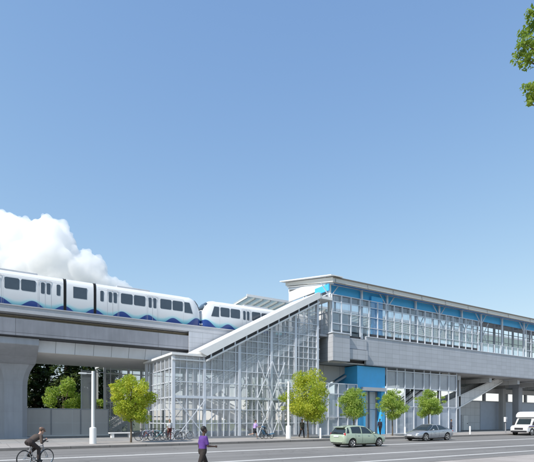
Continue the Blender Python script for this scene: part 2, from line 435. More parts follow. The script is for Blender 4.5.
# ------------------------------------------------------------------ train
ZB = 10.78
def make_train():
    """two-section light rail car, local: x along track 0 = left end-(-4.3), body z from 0 at skirt; near side at y=0"""
    r = thing('light_rail_car', 'white light rail car with blue wave skirt, nearer the left end of the guideway', 'train', (0, 44.3, ZB), 'coupled light rail cars')
    W = 2.65; xc = 7.6; A, B = 6.33, 8.88
    def sec(x, zt, y0=0., z0=0., zs=None, inset=0.):
        # cross section ring at x : skirt, side, cantrail, roof
        pts = [(y0+.10, z0), (y0, z0+.25), (y0, min(2.5, zt-.9)), (y0+.03+inset, zt-.62), (y0+.12+inset, zt-.3), (y0+.36+inset, zt-.08), (y0+.75, zt),
               (W-y0-.75, zt), (W-y0-.36-inset, zt-.08), (W-y0-.12-inset, zt-.3), (W-y0-.03-inset, zt-.62), (W-y0, min(2.5, zt-.9)), (W-y0, z0+.25), (W-y0-.10, z0)]
        return [Vector((x, y+44.3, z+ZB)) for y, z in pts]
    T = 3.72
    def half(sgn):
        # from articulation out to the nose; sgn +1 right, -1 left
        e = B if sgn > 0 else A
        X = lambda d: xc + sgn*d
        a = abs(e-xc)+.12
        rings = [sec(X(a), T), sec(X(9.6), T), sec(X(10.2), T-.02)]
        nose = [(10.55, .0, 1.0), (10.9, .02, .97), (11.2, .06, .9), (11.5, .14, .77), (11.72, .25, .58), (11.86, .40, .42)]
        for d, yi, k in nose:
            rings.append(nose_sec(X(d), yi, k))
        return rings
    def nose_sec(x, yi, k):
        zt = 1.15+(T-1.15)*k
        y0 = yi; base = .05+.3*(1-k)
        hs = [base, base+.25, 1.15*.5+.5*zt-.25 if k < .9 else 2.2, zt-.5*k, zt-.25*k, zt-.08*k, zt]
        pts = [(y0+.10, hs[0]), (y0, hs[1]), (y0, hs[2]), (y0+.05, hs[3]), (y0+.14, hs[4]), (y0+.36, hs[5]), (y0+.75, hs[6])]
        pts += [(W-y, z) for y, z in reversed(pts)]
        return [Vector((x, y+44.3, z+ZB)) for y, z in pts]
    for sgn in (-1, 1):
        bd = MB(); bd.loft(half(sgn)); b = bd.build('body', MT['livery'], r, smooth=True)
        sec_x = []
        X = lambda d: xc + sgn*d
        # windows: distances from articulation centre
        def win(d0, d1, name='window', z0=2.05, z1=3.02, par=b, both=True, mat='tglass', th=.012):
            for side in (0, 1):
                yy = 44.3-.012 if side == 0 else 44.3+W-.012
                x0, x1 = sorted((X(d0), X(d1)))
                f = MB(); rr = min(.12, (x1-x0)*.3); poly = []
                for (qx, qz, a0) in ((x1-rr, ZB+z1-rr, 0), (x0+rr, ZB+z1-rr, 90), (x0+rr, ZB+z0+rr, 180), (x1-rr, ZB+z0+rr, 270)):
                    for k in range(5):
                        t = R(a0+k*22.5); poly.append((qx+rr*math.cos(t), qz+rr*math.sin(t)))
                f.prism(poly, 'Y', yy, yy+.024).build(name, MT[mat], par)
        if sgn > 0:
            small = [(1.75, 2.05), (2.5, 2.8), (2.95, 3.25), (6.28, 6.58), (6.75, 7.05)]
            big = [(3.62, 4.72), (4.85, 5.95), (7.45, 8.6), (8.72, 9.8)]
        else:
            small = [(1.65, 1.95), (2.45, 2.75), (2.9, 3.2), (6.28, 6.58), (6.75, 7.05)]
            big = [(3.6, 4.72), (4.85, 5.95), (7.45, 8.6), (8.72, 9.8)]
        for a_, b_ in small: win(a_, b_, 'door_window', 2.0, 2.98)
        for a_, b_ in big: win(a_, b_)
        # door leaf outlines
        for d0, d1 in ((2.38, 3.35), (6.18, 7.15)):
            for yy in (44.3-.006, 44.3+W-.006):
                f = MB(); x0, x1 = sorted((X(d0), X(d1)))
                for q in (x0, (x0+x1)/2, x1): f.box(q-.012, q+.012, yy, yy+.012, ZB+.35, ZB+3.15)
                f.box(x0, x1, yy+.001, yy+.011, ZB+3.15, ZB+3.175)
                f.build('door_leaf', MT['seam'], b)
        for yy in (44.3-.004, 44.3+W-.004):
            f = MB(); x0, x1 = sorted((X(1.5), X(9.9)))
            f.box(x0, x1, yy, yy+.008, ZB+3.22, ZB+3.235); f.box(x0, x1, yy, yy+.008, ZB+.42, ZB+.44)
            for d_ in (3.45, 6.05, 7.3, 9.88): f.box(X(d_)-.006, X(d_)+.006, yy+.001, yy+.007, ZB+.44, ZB+3.22)
            f.build('panel_seam', MT['seam'], b)
        # cab side window (sloping front edge)
        for yy in (44.3-.012, 44.3+W-.012):
            q = [(X(9.98), ZB+1.95), (X(9.98), ZB+3.02), (X(10.52), ZB+3.02), (X(10.88), ZB+1.95)]
            MB().prism(q, 'Y', yy, yy+.06).build('cab_window', MT['tglass'], b)
        # windscreen : dark panel following the nose
        n0 = nose_sec(X(11.2), .06, .9); n1 = nose_sec(X(11.5), .14, .77); n2 = nose_sec(X(11.72), .25, .58)
        ws = MB(); off = Vector((sgn*.03, 0, .025)); rings = []
        for n_ in (n0, n1, n2):
            rings.append([n_[4]+off, n_[5]+off, n_[6]+off, n_[7]+off, n_[8]+off, n_[9]+off])
        vs = [v for q in rings for v in q]; fs = []
        for i in range(2):
            for j in range(5): fs.append((i*6+j, i*6+j+1, i*6+j+7, i*6+j+6))
        ws.add(vs, fs); o = ws.build('windscreen', MT['tglass'], b, smooth=True, fix=False)
        so = o.modifiers.new('s', 'SOLIDIFY'); so.thickness = .03
        for yy in (44.3+.42, 44.3+W-.42):
            MB().ell((X(11.80), yy, ZB+1.02), .12, .2, .13).build('headlight', MT['lampglass'], b, smooth=True)
        MB().box(min(X(11.7), X(12.0)), max(X(11.7), X(12.0)), 44.3+1.1, 44.3+1.55, ZB+.3, ZB+.55).build('coupler', MT['dark'], b)
        rf = MB(); x0, x1 = sorted((X(3.4), X(6.6))); rf.box(x0, x1, 44.95, 46.3, ZB+T-.02, ZB+T+.16); rf.build('roof_unit', MT['parapet'], b, bevel=.05)
    # middle section and gangway bellows
    mid = MB(); mid.loft([sec(A+.10, T), sec(B-.10, T)]); m_ = mid.build('middle_section', MT['livery'], r, smooth=True)
    for yy in (44.3-.012, 44.3+W-.012):
        MB().box(7.02, 8.18, yy, yy+.024, ZB+1.98, ZB+3.0).build('window', MT['tglass'], m_, bevel=.004)
    for q in (A, B):
        ga = MB()
        for k in range(3):
            x = q-.08+k*.08; ga.loft([sec(x-.035, T+.03-.04*(k % 2), -.01+.05*(k % 2)), sec(x+.035, T+.03-.04*(k % 2), -.01+.05*(k % 2))])
        ga.build('gangway_bellows', MT['rubber'], r)
    for d in (-8.2, 0, 8.2):
        bg = MB()
        bg.box(xc+d-1.3, xc+d+1.3, 44.6, 46.7, ZB+.12, ZB+.5)
        for sx in (-.9, .9):
            for yy in (45.9-.72, 45.9+.72): bg.disc((xc+d+sx, yy, 11.11), .33, (0,1,0), .1)
        bg.build('bogie', MT['dark'], r)
    return r
tr1 = make_train()
tr2 = copy_tree(tr1); tr2.location.x += 23.85
tr2['label'] = 'white light rail car with blue wave skirt, running behind the sloping stair roof'

# ------------------------------------------------------------------ stair tower
st = thing('stair_tower', 'tall galvanised mesh stair tower with white sloping roof left of the station', 'stair tower', (14.1, 38, .146))
SL = (14.35-7.42)/(29.8-17.0)
zr = lambda x: 7.42 if x <= 17 else 7.42+(min(x, 29.8)-17)*SL
FY, BY = 38.0, 42.3
G = MT['frame']
for x in (14.1, 17.0, 20.55, 24.1, 27.0, 29.8):
    MB().box(x-.13, x+.13, FY, FY+.26, .1, zr(x)).build('column', G, st)
    yb = 45.8 if x < 15 else BY
    MB().box(x-.13, x+.13, yb-.26, yb, .1, min(zr(x), 7.5) if x < 17.5 else zr(x)).build('column', G, st)
nx = 14.1
k = 0
while nx < 29.6:
    nx += 1.2077; k += 1
    if nx > 29.7: break
    MB().box(nx-.035, nx+.035, FY+.03, FY+.13, .3, zr(nx)-.02).build('mullion', G, st)
for z in (1.5, 2.75, 5.15, 6.35, 8.1, 9.3, 10.5, 11.7, 12.9):
    x0 = 14.1 if z < 7.3 else 17+(z-7.42)/SL+.05
    MB().box(x0, 29.8, FY+.04, FY+.12, z-.04, z+.04).build('transom', G, st)
MB().box(14.1, 29.8, FY+.02, FY+.2, 3.72, 3.95).build('floor_beam', G, st)
MB().box(14.1, 29.8, FY-.02, FY+.2, .12, .32).build('base_rail', MT['frame_d'], st)
scr = MB(); scr.prism([(14.23, .33), (29.67, .33), (29.67, zr(29.8)-.1), (17, 7.32), (14.23, 7.32)], 'Y', FY+.145, FY+.155)
scr.build('mesh_screen', MT['mesh'], st)
# slim secondary bars halfway between the mullions, and zig-zag truss in the middle plane
for i in range(13):
    x = 14.1+.604+i*1.2077
    MB().box(x-.014, x+.014, FY+.05, FY+.1, .3, zr(x)-.02).build('slim_bar', G, st)
for z in (7.3, 8.7, 9.9, 11.1, 12.3):
    x0 = 14.1 if z < 7.35 else 17+(z-7.42)/SL+.05
    MB().box(x0, 29.8, FY+.06, FY+.1, z-.02, z+.02).build('slim_bar', G, st)
for i, x in enumerate((17.0, 20.55, 24.1, 27.0)):
    x2 = (20.55, 24.1, 27.0, 29.8)[i]; zt = zr(x)-.5
    for a, b in (((x, .3), (x2, 3.7)), ((x, zt), (x2, 3.95))):
        MB().beam((a[0], 40.3, a[1]), (b[0], 40.3, b[1]), .11, .11, (0,1,0)).build('mid_brace', G, st)
    MB().box(x-.1, x+.1, 40.2, 40.4, .15, zr(x)-.3).build('mid_post', G, st)
# left face
for i in range(1, 7):
    y = FY+i*1.11
    MB().box(14.06, 14.14, y-.04, y+.04, .3, 7.3).build('mullion', G, st)
for z in (1.5, 2.75, 3.8, 5.15, 6.35):
    MB().box(14.06, 14.13, FY+.2, 45.7, z-.04, z+.04).build('transom', G, st)
MB().box(14.16, 14.17, FY+.28, 45.6, 2.8, 7.2).build('mesh_screen', MT['mesh'], st)
# back face mesh of the stair
MB().prism([(17.2, 3.9), (29.6, 3.9), (29.6, 7.6), (17.2, 7.6)], 'Y', BY-.05, BY-.04).build('mesh_screen', MT['mesh'], st)
for i in range(11):
    x = 17.6+i*1.2
    MB().box(x-.035, x+.035, BY-.16, BY-.06, .2, zr(x)-.1).build('rear_mullion', G, st)
for z in (2.75, 5.15, 6.35, 8.6, 10.5):
    x0 = 17.1 if z < 7.3 else 17+(z-7.42)/SL+.05
    MB().box(x0, 29.7, BY-.15, BY-.07, z-.04, z+.04).build('rear_transom', G, st)
# roof: flat part, sloped part, knuckle at the top
rf = MB(); rf.box(13.85, 17.05, FY-.25, 45.95, 7.425, 7.62); rf.build('flat_roof', MT['white'], st)
MB().box(13.95, 17.0, FY-.12, FY-.02, 7.0, 7.12).build('gutter', MT['white'], st)
def slope_poly(x0, x1, a, b): return [(x0, zr(x0)+a), (x1, zr(x1)+a), (x1, zr(x1)+b), (x0, zr(x0)+b)]
MB().prism([(16.7, 7.63), (17.06, 7.50), (29.8, 14.40), (29.8, 14.95), (29.5, 14.95), (16.3, 7.88)], 'Y', FY-.45, BY+.25).build('sloped_roof', MT['white'], st)
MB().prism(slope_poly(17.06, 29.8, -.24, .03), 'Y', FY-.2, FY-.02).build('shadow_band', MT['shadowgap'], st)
MB().prism(slope_poly(17.06, 29.8, -.42, -.26), 'Y', FY-.36, FY-.03).build('gutter', MT['white'], st)
for i in range(11):
    x = 17.5+i*1.2077
    MB().prism([(x-.06, zr(x)-.45), (x+.06, zr(x)-.4), (x+.06, zr(x)+.06), (x-.06, zr(x)+.01)], 'Y', FY-.33, FY-.19).build('roof_bracket', G, st)
MB().box(29.82, 31.6, FY-.2, BY+.2, 14.45, 14.75).build('roof_knuckle', MT['white'], st)
# landings and flights
MB().box(14.3, 17.3, FY+.3, 45.6, 3.72, 3.94).build('landing', MT['conc_plain'], st)
def flight(x0, z0, x1, z1, y0, y1, name, par, solid=None):
    n = max(4, int(abs(z1-z0)/.178)); fl = MB()
    for i in range(n):
        xa = x0+(x1-x0)*i/n; xb = x0+(x1-x0)*(i+1)/n; z = z0+(z1-z0)*(i+1)/n
        fl.box(min(xa, xb), max(xa, xb)+.02, y0+.08, y1-.08, z-.06, z)
    o = fl.build(name, MT['conc_plain'], par)
    for y in (y0, y1):
        MB().prism([(x0, z0-.34), (x1, z1-.34), (x1, z1+.2), (x0, z0+.2)], 'Y', y-.05, y+.05).build('stringer', MT['white'], o)
        h = MB()
        for z in (.55, .8, 1.1): h.beam((x0, y, z0+z), (x1, y, z1+z), .06 if z < 1 else .10)
        for i in range(0, n+1, 4):
            xx = x0+(x1-x0)*i/n; zz = z0+(z1-z0)*i/n; h.box(xx-.025, xx+.025, y-.025, y+.025, zz+.1, zz+1.1)
        h.build('handrail', MT['white'], o)
        MB().prism([(x0, z0+.2), (x1, z1+.2), (x1, z1+1.02), (x0, z0+1.02)], 'Y', y-.008, y+.008).build('balustrade', solid or MT['mesh'], o)
    return o
flight(17.2, 3.94, 29.4, 10.88, FY+.5, FY+1.95, 'upper_flight', st)
flight(25.6, .15, 17.3, 3.94, FY+2.6, FY+4.0, 'lower_flight', st)
MB().box(29.4, 31.5, FY+.4, BY-.1, 10.68, 10.9).build('top_landing', MT['conc_plain'], st)
def brace(p, q, w_=.10):
    dy = .0 if q[2] > p[2] and q[0] > p[0] else -.062
    MB().beam((p[0], p[1]+dy, p[2]), (q[0], q[1]+dy, q[2]), .06, w_*.75, (0,1,0)).build('brace', G, st)
for y in (FY-.09, BY-.35):
    brace((14.3, y, .3), (17.0, y, 3.6)); brace((17.0, y, .3), (14.3, y, 3.6))
    for a, b in ((22.5, 24.1), (24.1, 25.6)):
        brace((a, y, 3.95), (b, y, 7.5)); brace((b, y, 3.95), (a, y, 7.5))
        brace((a, y, .3), (b, y, 3.6)); brace((b, y, .3), (a, y, 3.6))
for x in (22.5, 25.6):
    for y in (FY+.35, BY-.35): MB().box(x-.07, x+.07, y-.07, y+.07, .15, 7.6).build('strut', G, st)
    MB().box(x-.07, x+.07, FY+.42, BY-.42, 7.4, 7.6).build('tie_beam', G, st)
for x in (17.0, 20.55, 24.1, 27.0, 29.8):
    MB().box(x-.09, x+.09, FY+.26, BY-.26, zr(x)-.3, zr(x)-.08).build('tie_beam', G, st)
    MB().box(x-.09, x+.09, FY+.26, BY-.26, 3.64, 3.9).build('tie_beam', G, st)
MB().box(26.6, 29.6, FY+.3, FY+.32, .33, 4.9).build('frosted_panel', MT['frost'], st)
MB().box(30.1, 30.25, FY+.3, BY+.4, 7.9, 11.4).build('end_wall', MT['shadowgap'], st)
e_ = MB()
for z in (8.1, 9.2, 10.3, 11.35): e_.box(29.95, 30.09, FY+.05, BY, z-.04, z+.04)
for y in (38.3, 39.4, 40.5, 41.6): e_.box(29.96, 30.08, y-.035, y+.035, 7.9, 11.4)
e_.build('end_grid', G, st)

# far stair tower behind the guideway
ft = thing('stair_tower', 'distant mesh stair tower on the far side of the guideway', 'stair tower', (12.4, 56.4, .146))
for x in (12.4, 15.2, 18, 21, 24):
    for y in (56.4, 60.6): MB().box(x-.12, x+.12, y-.12, y+.12, .1, 8.2).build('column', MT['white'], ft)
for i in range(9):
    x = 13.1+i*1.3; MB().box(x-.04, x+.04, 56.42, 56.5, .2, 8.1).build('mullion', MT['white'], ft)
for z in (.3, 2.2, 3.9, 5.6, 7.3): MB().box(12.4, 24, 56.41, 56.49, z-.06, z+.06).build('transom', MT['white'], ft)
MB().box(12.4, 24, 56.55, 56.56, .3, 8).build('mesh_screen', MT['mesh'], ft)
MB().box(12.2, 24.2, 56.2, 60.8, 8.204, 8.4).build('flat_roof', MT['white'], ft)
flight(13, .15, 23, 6.5, 57.5, 59.3, 'stair_flight', ft)
MB().box(9.75, 11.3, 56, 56.04, .15, 7.5).build('green_wall_screen', MT['mesh2'], ft)
for x in (9.75, 11.3): MB().box(x-.06, x+.06, 55.9, 56.1, .1, 7.6).build('screen_post', MT['frame'], ft)
MB().box(9.7, 12.4, 55.95, 56.05, 7.3, 7.4).build('screen_rail', MT['frame'], ft)

# ------------------------------------------------------------------ station
sn = thing('elevated_station', 'elevated rail station with glazed platform, pale fascia and blue lined canopy', 'station', (50, 40, .146))
SX1 = 110
# platform level fascia
MB().box(36.62, SX1, 38.0, 38.3, 8.06, 11.08).build('platform_fascia', MT['clad'], sn)
MB().box(36.62, SX1, 37.93, 38.35, 11.084, 11.16).build('fascia_cap', MT['frame'], sn)
MB().box(36.62, SX1, 37.95, 38.3, 7.94, 8.056).build('fascia_trim', MT['frame_d'], sn)
by = MB(); by.box(31.5, 33.8, 37.55, 40.5, 8.1, 10.98); by.build('end_bay', MT['clad'], sn)
MB().box(31.44, 31.497, 37.55, 40.5, 8.1, 10.98).build('end_bay_return', MT['cladY'], sn)
MB().box(31.35, 33.9, 37.45, 40.6, 10.984, 11.1).build('fascia_cap', MT['frame'], sn)
MB().box(33.803, 36.6, 37.9, 38.5, 9.6, 10.75).build('recessed_panel', MT['clad'], sn)
MB().box(33.803, 36.6, 37.7, 38.5, 8.42, 9.52).build('recessed_panel', MT['clad'], sn)
MB().box(33.803, 36.6, 38.51, 38.6, 8.2, 11.1).build('recess_backing', MT['shadowgap'], sn)
MB().box(31.5, SX1, 38.62, 43.5, 10.5, 10.9).build('platform_slab', MT['conc_plain'], sn)
MB().box(31.5, SX1, 38.32, 43.7, 7.98, 8.1).build('underside', MT['clad_dark'], sn)
MB().box(31.5, SX1, 43.71, 55.4, 7.7, 8.05).build('underside', MT['clad_dark'], sn)
MB().box(17.5, 31.4, 42.86, 42.995, 7.75, 10.6).build('platform_wall', MT['clad'], sn)
MB().box(31.45, SX1, 55.5, 55.8, 7.9, 11.2).build('rear_fascia', MT['clad'], sn)
for x in (40, 47, 54, 61, 68, 75, 82, 89):
    MB().box(x-.3, x+.3, 38.6, 55, 7.1, 7.69).build('cross_beam', MT['clad_dark'], sn)
# dark strip under windscreen, painting the shade between mullion feet
MB().box(37.0, 57.2, 38.10, 38.16, 11.164, 11.5).build('sill_shade', MT['shadowgap'], sn)
ROOF = lambda y: 16.22+(y-37.5)*(17.85-16.22)/8.8
# windscreen
xs = [31.7+1.345*i for i in range(20)]
for x in xs:
    MB().box(x-.05, x+.05, 37.98, 38.09, 11.0 if x < 36 else 11.16, 15.2).build('mullion', MT['frame'], sn)
for z in (12.15, 13.35, 14.45, 15.2):
    MB().box(31.7, 57.25, 38.0, 38.08, z-.04, z+.04).build('transom', MT['frame'], sn)
MB().box(31.75, 57.2, 38.2, 38.22, 11.5, 15.15).build('windscreen_glass', MT['glass'], sn)
MB().box(57.3, 69, 38.2, 38.22, 11.17, 12.3).build('balustrade_glass', MT['glass'], sn)
MB().box(57.3, 69, 38.17, 38.25, 12.304, 12.38).build('handrail', MT['frame'], sn)
for i in range(8):
    x = 58.3+i*1.45; MB().box(x-.03, x+.03, 38.1, 38.19, 11.16, 12.3).build('mullion', MT['frame'], sn)
for i in range(18):
    x = 69+1.345*i; MB().box(x-.05, x+.05, 37.98, 38.09, 11.16, 15.2).build('mullion', MT['frame'], sn)
for z in (12.15, 13.35, 15.2): MB().box(69, 92, 38.0, 38.08, z-.04, z+.04).build('transom', MT['frame'], sn)
for i in range(27):
    x = 57.8+i*1.4; MB().box(x-.05, x+.05, 43.15, 43.25, 10.9, ROOF(43.2)-.05).build('rear_mullion', MT['frame'], sn)
for z in (12.3, 14.2, 15.6): MB().box(57.5, 95, 43.16, 43.24, z-.045, z+.045).build('rear_transom', MT['frame'], sn)
# left return screen of the platform
for i in range(5):
    y = 38.6+i*1.1; MB().box(31.62, 31.7, y-.04, y+.04, 11.1, 15.6).build('mullion', MT['frame'], sn)
for z in (12.15, 13.35, 15.3): MB().box(31.63, 31.69, 38.1, 43.1, z-.04, z+.04).build('transom', MT['frame'], sn)
# columns with forked brackets
cxs = [31.7, 36.3, 40.3, 45.2, 49.6, 54.2, 58.4, 63.4, 69.0, 74, 79, 84, 89]
for x in cxs:
    c = MB().box(x-.10, x+.10, 38.28, 38.48, 10.9, ROOF(38.3)-.02).build('column', MT['white'] if x < 32 else MT['frame'], sn)
    for sx in ((-1, 1) if cxs.index(x) % 2 == 0 else ()):
        MB().beam((x, 38.38, 14.9), (x+sx*1.2, 38.38, ROOF(38.3)-.05), .09, .09, (0,1,0)).build('bracket', MT['frame'], c)
    MB().box(x-.09, x+.09, 42.9, 43.1, 10.9, ROOF(43)-.02).build('rear_column', MT['frame'], sn)
    MB().beam((x, 38.4, ROOF(38.4)-.12), (x, 46.1, ROOF(46.1)-.12), .12, .22).build('rafter', MT['frame'], sn)
for a, b in ((45.2, 47.4), (49.6, 51.8), (54.2, 56.3), (58.4, 60.4)):
    MB().beam((a, 38.6, 12.2), (b, 38.6, 15.3), .08, .08, (0,1,0)).build('screen_brace', MT['frame'], sn)
    MB().beam((b, 38.62, 12.2), (a, 38.62, 15.3), .08, .08, (0,1,0)).build('screen_brace', MT['frame'], sn)
# canopy
RX0, RX1 = 31.35, SX1
roof = MB().prism([(37.45, 16.30), (37.45, 16.80), (46.3, 18.45), (46.3, 18.05)], 'X', RX0, RX1).build('canopy_roof', MT['cream'], sn)
MB().box(RX0-.02, RX1, 37.36, 37.447, 16.74, 16.85).build('gutter', MT['brown'], roof)
for x in cxs: MB().box(x-.035, x+.035, 37.40, 37.449, 16.32, 16.655).build('fascia_joint', MT['frame_d'], roof)
MB().prism([(37.6, 16.24), (37.6, 16.29), (46.2, 17.95), (46.2, 17.85)], 'X', RX0+.1, RX1).build('canopy_soffit', MT['white'], sn)
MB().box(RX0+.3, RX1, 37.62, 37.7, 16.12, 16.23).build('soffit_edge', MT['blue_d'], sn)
MB().box(RX0+.3, RX1, 38.62, 38.68, 15.45, 16.36).build('added_blue_fascia', MT['blue'], sn)  # added drop panel, catches light that a blue soffit would miss
MB().box(RX0+.3, RX1, 46.0, 46.1, 17.2, 17.8).build('rear_fascia', MT['white'], sn)
MB().box(RX0+.2, RX0+.35, 38.9, 45.9, 16.05, 17.2).build('end_header', MT['white'], sn)
MB().box(RX0+.05, RX0+.19, 38.2, 40.6, 15.6, 16.3).build('end_header_blue', MT['blue'], sn)
MB().prism([(37.2, 16.86), (37.2, 16.95), (46.9, 18.72), (46.9, 18.60)], 'X', RX0-.45, RX0+1.2).build('end_flashing', MT['white'], roof)
# platform furniture seen through the glass : interior cladding block
MB().box(33.0, 37.2, 41.2, 42.6, 10.9, 14.2).build('platform_cabin', MT['greywall'], sn)
for x in (43, 47.5, 52, 60, 65):
    b_ = MB(); b_.box(x, x+1.8, 41.4, 41.9, 11.3, 11.36); b_.box(x+.1, x+.16, 41.45, 41.85, 10.9, 11.3); b_.box(x+1.64, x+1.7, 41.45, 41.85, 10.9, 11.3)
    b_.box(x, x+1.8, 41.9, 41.95, 11.4, 11.9)
    b_.build('platform_seat', MT['frame_d'], sn)

# far platform canopy and screen
fc = thing('platform_canopy', 'ribbed glass canopy and screen over the far platform behind the train', 'canopy', (28.5, 55, 11))
MB().box(31.45, SX1, 51.9, 55.4, 10.624, 10.95).build('platform_slab', MT['conc_plain'], fc)
MB().prism([(50.6, 17.35), (50.6, 17.5), (57.2, 17.1), (57.2, 16.95)], 'X', 28.4, SX1).build('roof_glazing', MT['roofglass'], fc)
MB().box(28.35, SX1, 50.5, 50.597, 17.3, 17.62).build('front_gutter', MT['white'], fc)
for i in range(40):
    x = 28.5+i*1.15
    MB().beam((x, 50.62, 17.30), (x, 57.1, 16.9), .16, .26).build('rib', MT['white'], fc)
for i in range(24):
    x = 31.7+i*1.6; MB().box(x-.05, x+.05, 55.0, 55.1, 10.95, 16.95).build('mullion', MT['white'], fc)
for z in (12.1, 13.6, 15.2, 16.6): MB().box(31.7, 68.5, 55.02, 55.1, z-.04, z+.04).build('transom', MT['white'], fc)
MB().box(31.7, 68.5, 55.2, 55.22, 11, 16.6).build('screen_glass', MT['glass'], fc)
for x in (29.5, 34, 40, 46, 52, 58, 64, 70, 76): MB().box(x-.1, x+.1, 53.9, 54.1, 10.63, 17.0).build('column', MT['white'], fc)

# slanted slab of the escalator beside the lift
es = thing('escalator_enclosure', 'grey sloping escalator underside below the end bay of the platform', 'escalator', (35, 41, .146))
MB().prism([(31.6, 5.0), (37.2, 7.93), (31.6, 7.93)], 'Y', 40.6, 43.2).build('enclosure', MT['clad_dark'], es)
MB().prism([(31.4, 4.75), (37.4, 7.85), (37.4, 7.6), (31.9, 4.75)], 'Y', 40.3, 40.58).build('side_truss', MT['conc_plain'], es)
MB().box(31.6, 32.1, 41.5, 42.4, .1, 5.2).build('support', MT['conc_plain'], es)

# escalator climbing right behind the mesh fence
ec = thing('escalator', 'escalator with white side trusses climbing right behind the tall mesh fence', 'escalator', (42, 40.5, .146))
for y in (39.7, 41.3):
    MB().prism([(40.6,.15),(41.6,.15),(53.6,7.75),(53.6,8.0),(51.9,8.0),(40.6,.85)], 'Y', y-.07, y+.07).build('side_truss', MT['white'], ec)
    MB().beam((40.8, y, 1.75), (52.2, y, 8.9-.95), .08, .09).build('handrail', MT['rubber'], ec)
    MB().prism([(40.8,.98),(51.7,7.9),(50.3,7.9),(40.8,1.72)], 'Y', y-.01, y+.01).build('balustrade', MT['glass'], ec)
es_ = MB()
for i in range(34):
    x = 41+i*.36; es_.box(x, x+.37, 39.8, 41.2, .25+i*.228, .25+i*.228+.2)
es_.build('steps', MT['frame_d'], ec)

# lift tower
lf = thing('lift_tower', 'bright blue lift tower with grey doors under the station platform', 'lift', (37.9, 38.6, .146))
lb = MB(); lb.box(35.75, 37.0, 38.5, 42.4, .1, 7.88); lb.box(39.5, 40.1, 38.5, 42.4, .1, 7.88); lb.box(37.0, 39.5, 38.5, 42.4, 5.3, 7.88); lb.box(37.0, 39.5, 39.4, 42.4, .1, 5.3)
lb.build('shaft', MT['blue'], lf)
MB().box(36.3, 40.0, 38.22, 38.497, 5.1, 5.5).build('lintel', MT['parapet'], lf)
for a, b in ((37.05, 38.2), (38.24, 39.45)):
    MB().box(a, b, 39.28, 39.36, .16, 3.0).build('lift_door', MT['frame'], lf)
MB().box(37.05, 39.45, 39.3, 39.38, 3.05, 5.1).build('transom_panel', MT['greywall'], lf)
for x in (37.07, 38.22, 39.4): MB().box(x-.05, x+.05, 39.1, 39.27, .16, 5.1).build('door_frame', MT['frame_d'], lf)
MB().box(37.75, 39.5, 38.3, 38.5, 10.92, 15.9).build('upper_shaft', MT['blue'], lf)

# ground level screens
gs = thing('screen_fence', 'frosted glass screen fence between the stair tower and blue lift', 'fence', (33, 38.2, .146))
for i in range(5):
    x = 30.05+i*1.36; MB().box(x-.045, x+.045, 38.2, 38.32, .1, 5.75).build('post', MT['frame'], gs)
for z in (.2, 2.1, 4.6, 5.72): MB().box(30.05, 35.5, 38.21, 38.31, z-.045, z+.045).build('rail', MT['frame'], gs)
MB().box(30.05, 35.5, 38.35, 38.37, .25, 4.6).build('glass_panel', MT['frost'], gs)
MB().box(30.05, 35.5, 38.35, 38.37, 4.65, 5.7).build('upper_panel', MT['glass'], gs)

g2 = thing('screen_fence', 'tall mesh screen fence right of the blue lift, behind the two round trees', 'fence', (46, 38.4, .146))
for x in (40.3, 42.0, 43.4, 45.0, 46.8, 48.0, 49.8, 51.6, 53.2):
    MB().box(x-.05, x+.05, 38.4, 38.52, .1, 7.93).build('post', MT['frame'], g2)
for z in (.2, 3.4, 5.6, 7.6): MB().box(40.3, 53.2, 38.41, 38.5, z-.05, z+.05).build('rail', MT['frame'], g2)
MB().box(40.35, 53.2, 38.56, 38.57, .2, 3.4).build('mesh_panel', MT['frost'], g2)
MB().box(40.35, 53.2, 38.56, 38.57, 5.65, 7.6).build('mesh_panel', MT['mesh2'], g2)

# rear stair of the station
rs = thing('station_stair', 'solid sided concrete stair climbing right under the station platform', 'stair', (50, 42, .146))
def solid_stair():
    x0, z0, x1, z1 = 48.6, .15, 67.9, 8.0
    n = 44; s_ = MB()
    for i in range(n):
        xa = x0+(x1-x0)*i/n; xb = x0+(x1-x0)*(i+1)/n; z = z0+(z1-z0)*(i+1)/n
        s_.box(xa, xb+.02, 41.12, 43.4, z-.25, z)
    s_.build('steps', MT['conc_plain'], rs)
    for y in (41.0, 43.5):
        MB().prism([(x0, z0-.05), (x1, z1-.45), (x1, z1-.05), (x1-1.6, z1-.05), (x0, z0+2.2)], 'Y', y-.1, y+.1).build('side_panel', MT['greywall'], rs)
        MB().beam((x0, y-.02, z0+2.26), (x1-1.8, y-.02, z1+.0), .22, .08).build('capping', MT['white'], rs)
        MB().beam((x0+.1, y-.12, z0+.1), (x1, y-.12, z1-.3), .1, .16).build('stringer', MT['white'], rs)
solid_stair()
MB().box(57.2, 57.5, 40.9, 41.2, .1, 7.9).build('support', MT['frame'], rs)

# service building under the platform at right
sb = thing('service_building', 'low grey and blue service building under the right end of platform', 'building', (64, 47, .146))
MB().box(57.5, 70.2, 46.3, 46.6, .1, 4.75).build('wall', MT['greywall'], sb)
MB().box(70.203, 90, 46.2, 46.6, .1, 4.75).build('wall', MT['bluewall'], sb)
MB().box(57.4, 90, 46.15, 46.7, 4.754, 4.95).build('coping', MT['parapet'], sb)
dr = MB().box(65.7, 66.9, 46.22, 46.297, .12, 2.5).build('door', MT['white'], sb)
MB().box(66.65, 66.75, 46.12, 46.218, 1.15, 1.25).build('handle', MT['dark'], dr)
MB().box(64.6, 65.35, 46.24, 46.297, .12, 2.6).build('vent_panel', MT['frame_d'], sb)
for x in (60, 66.2, 71.5, 78, 84): MB().box(x-.25, x+.25, 46.25, 46.6, 4.954, 6.9).build('clerestory_post', MT['frame_d'], sb)
MB().box(57.4, 90, 46.1, 46.8, 6.3, 7.05).build('upper_beam', MT['clad_dark'], sb)
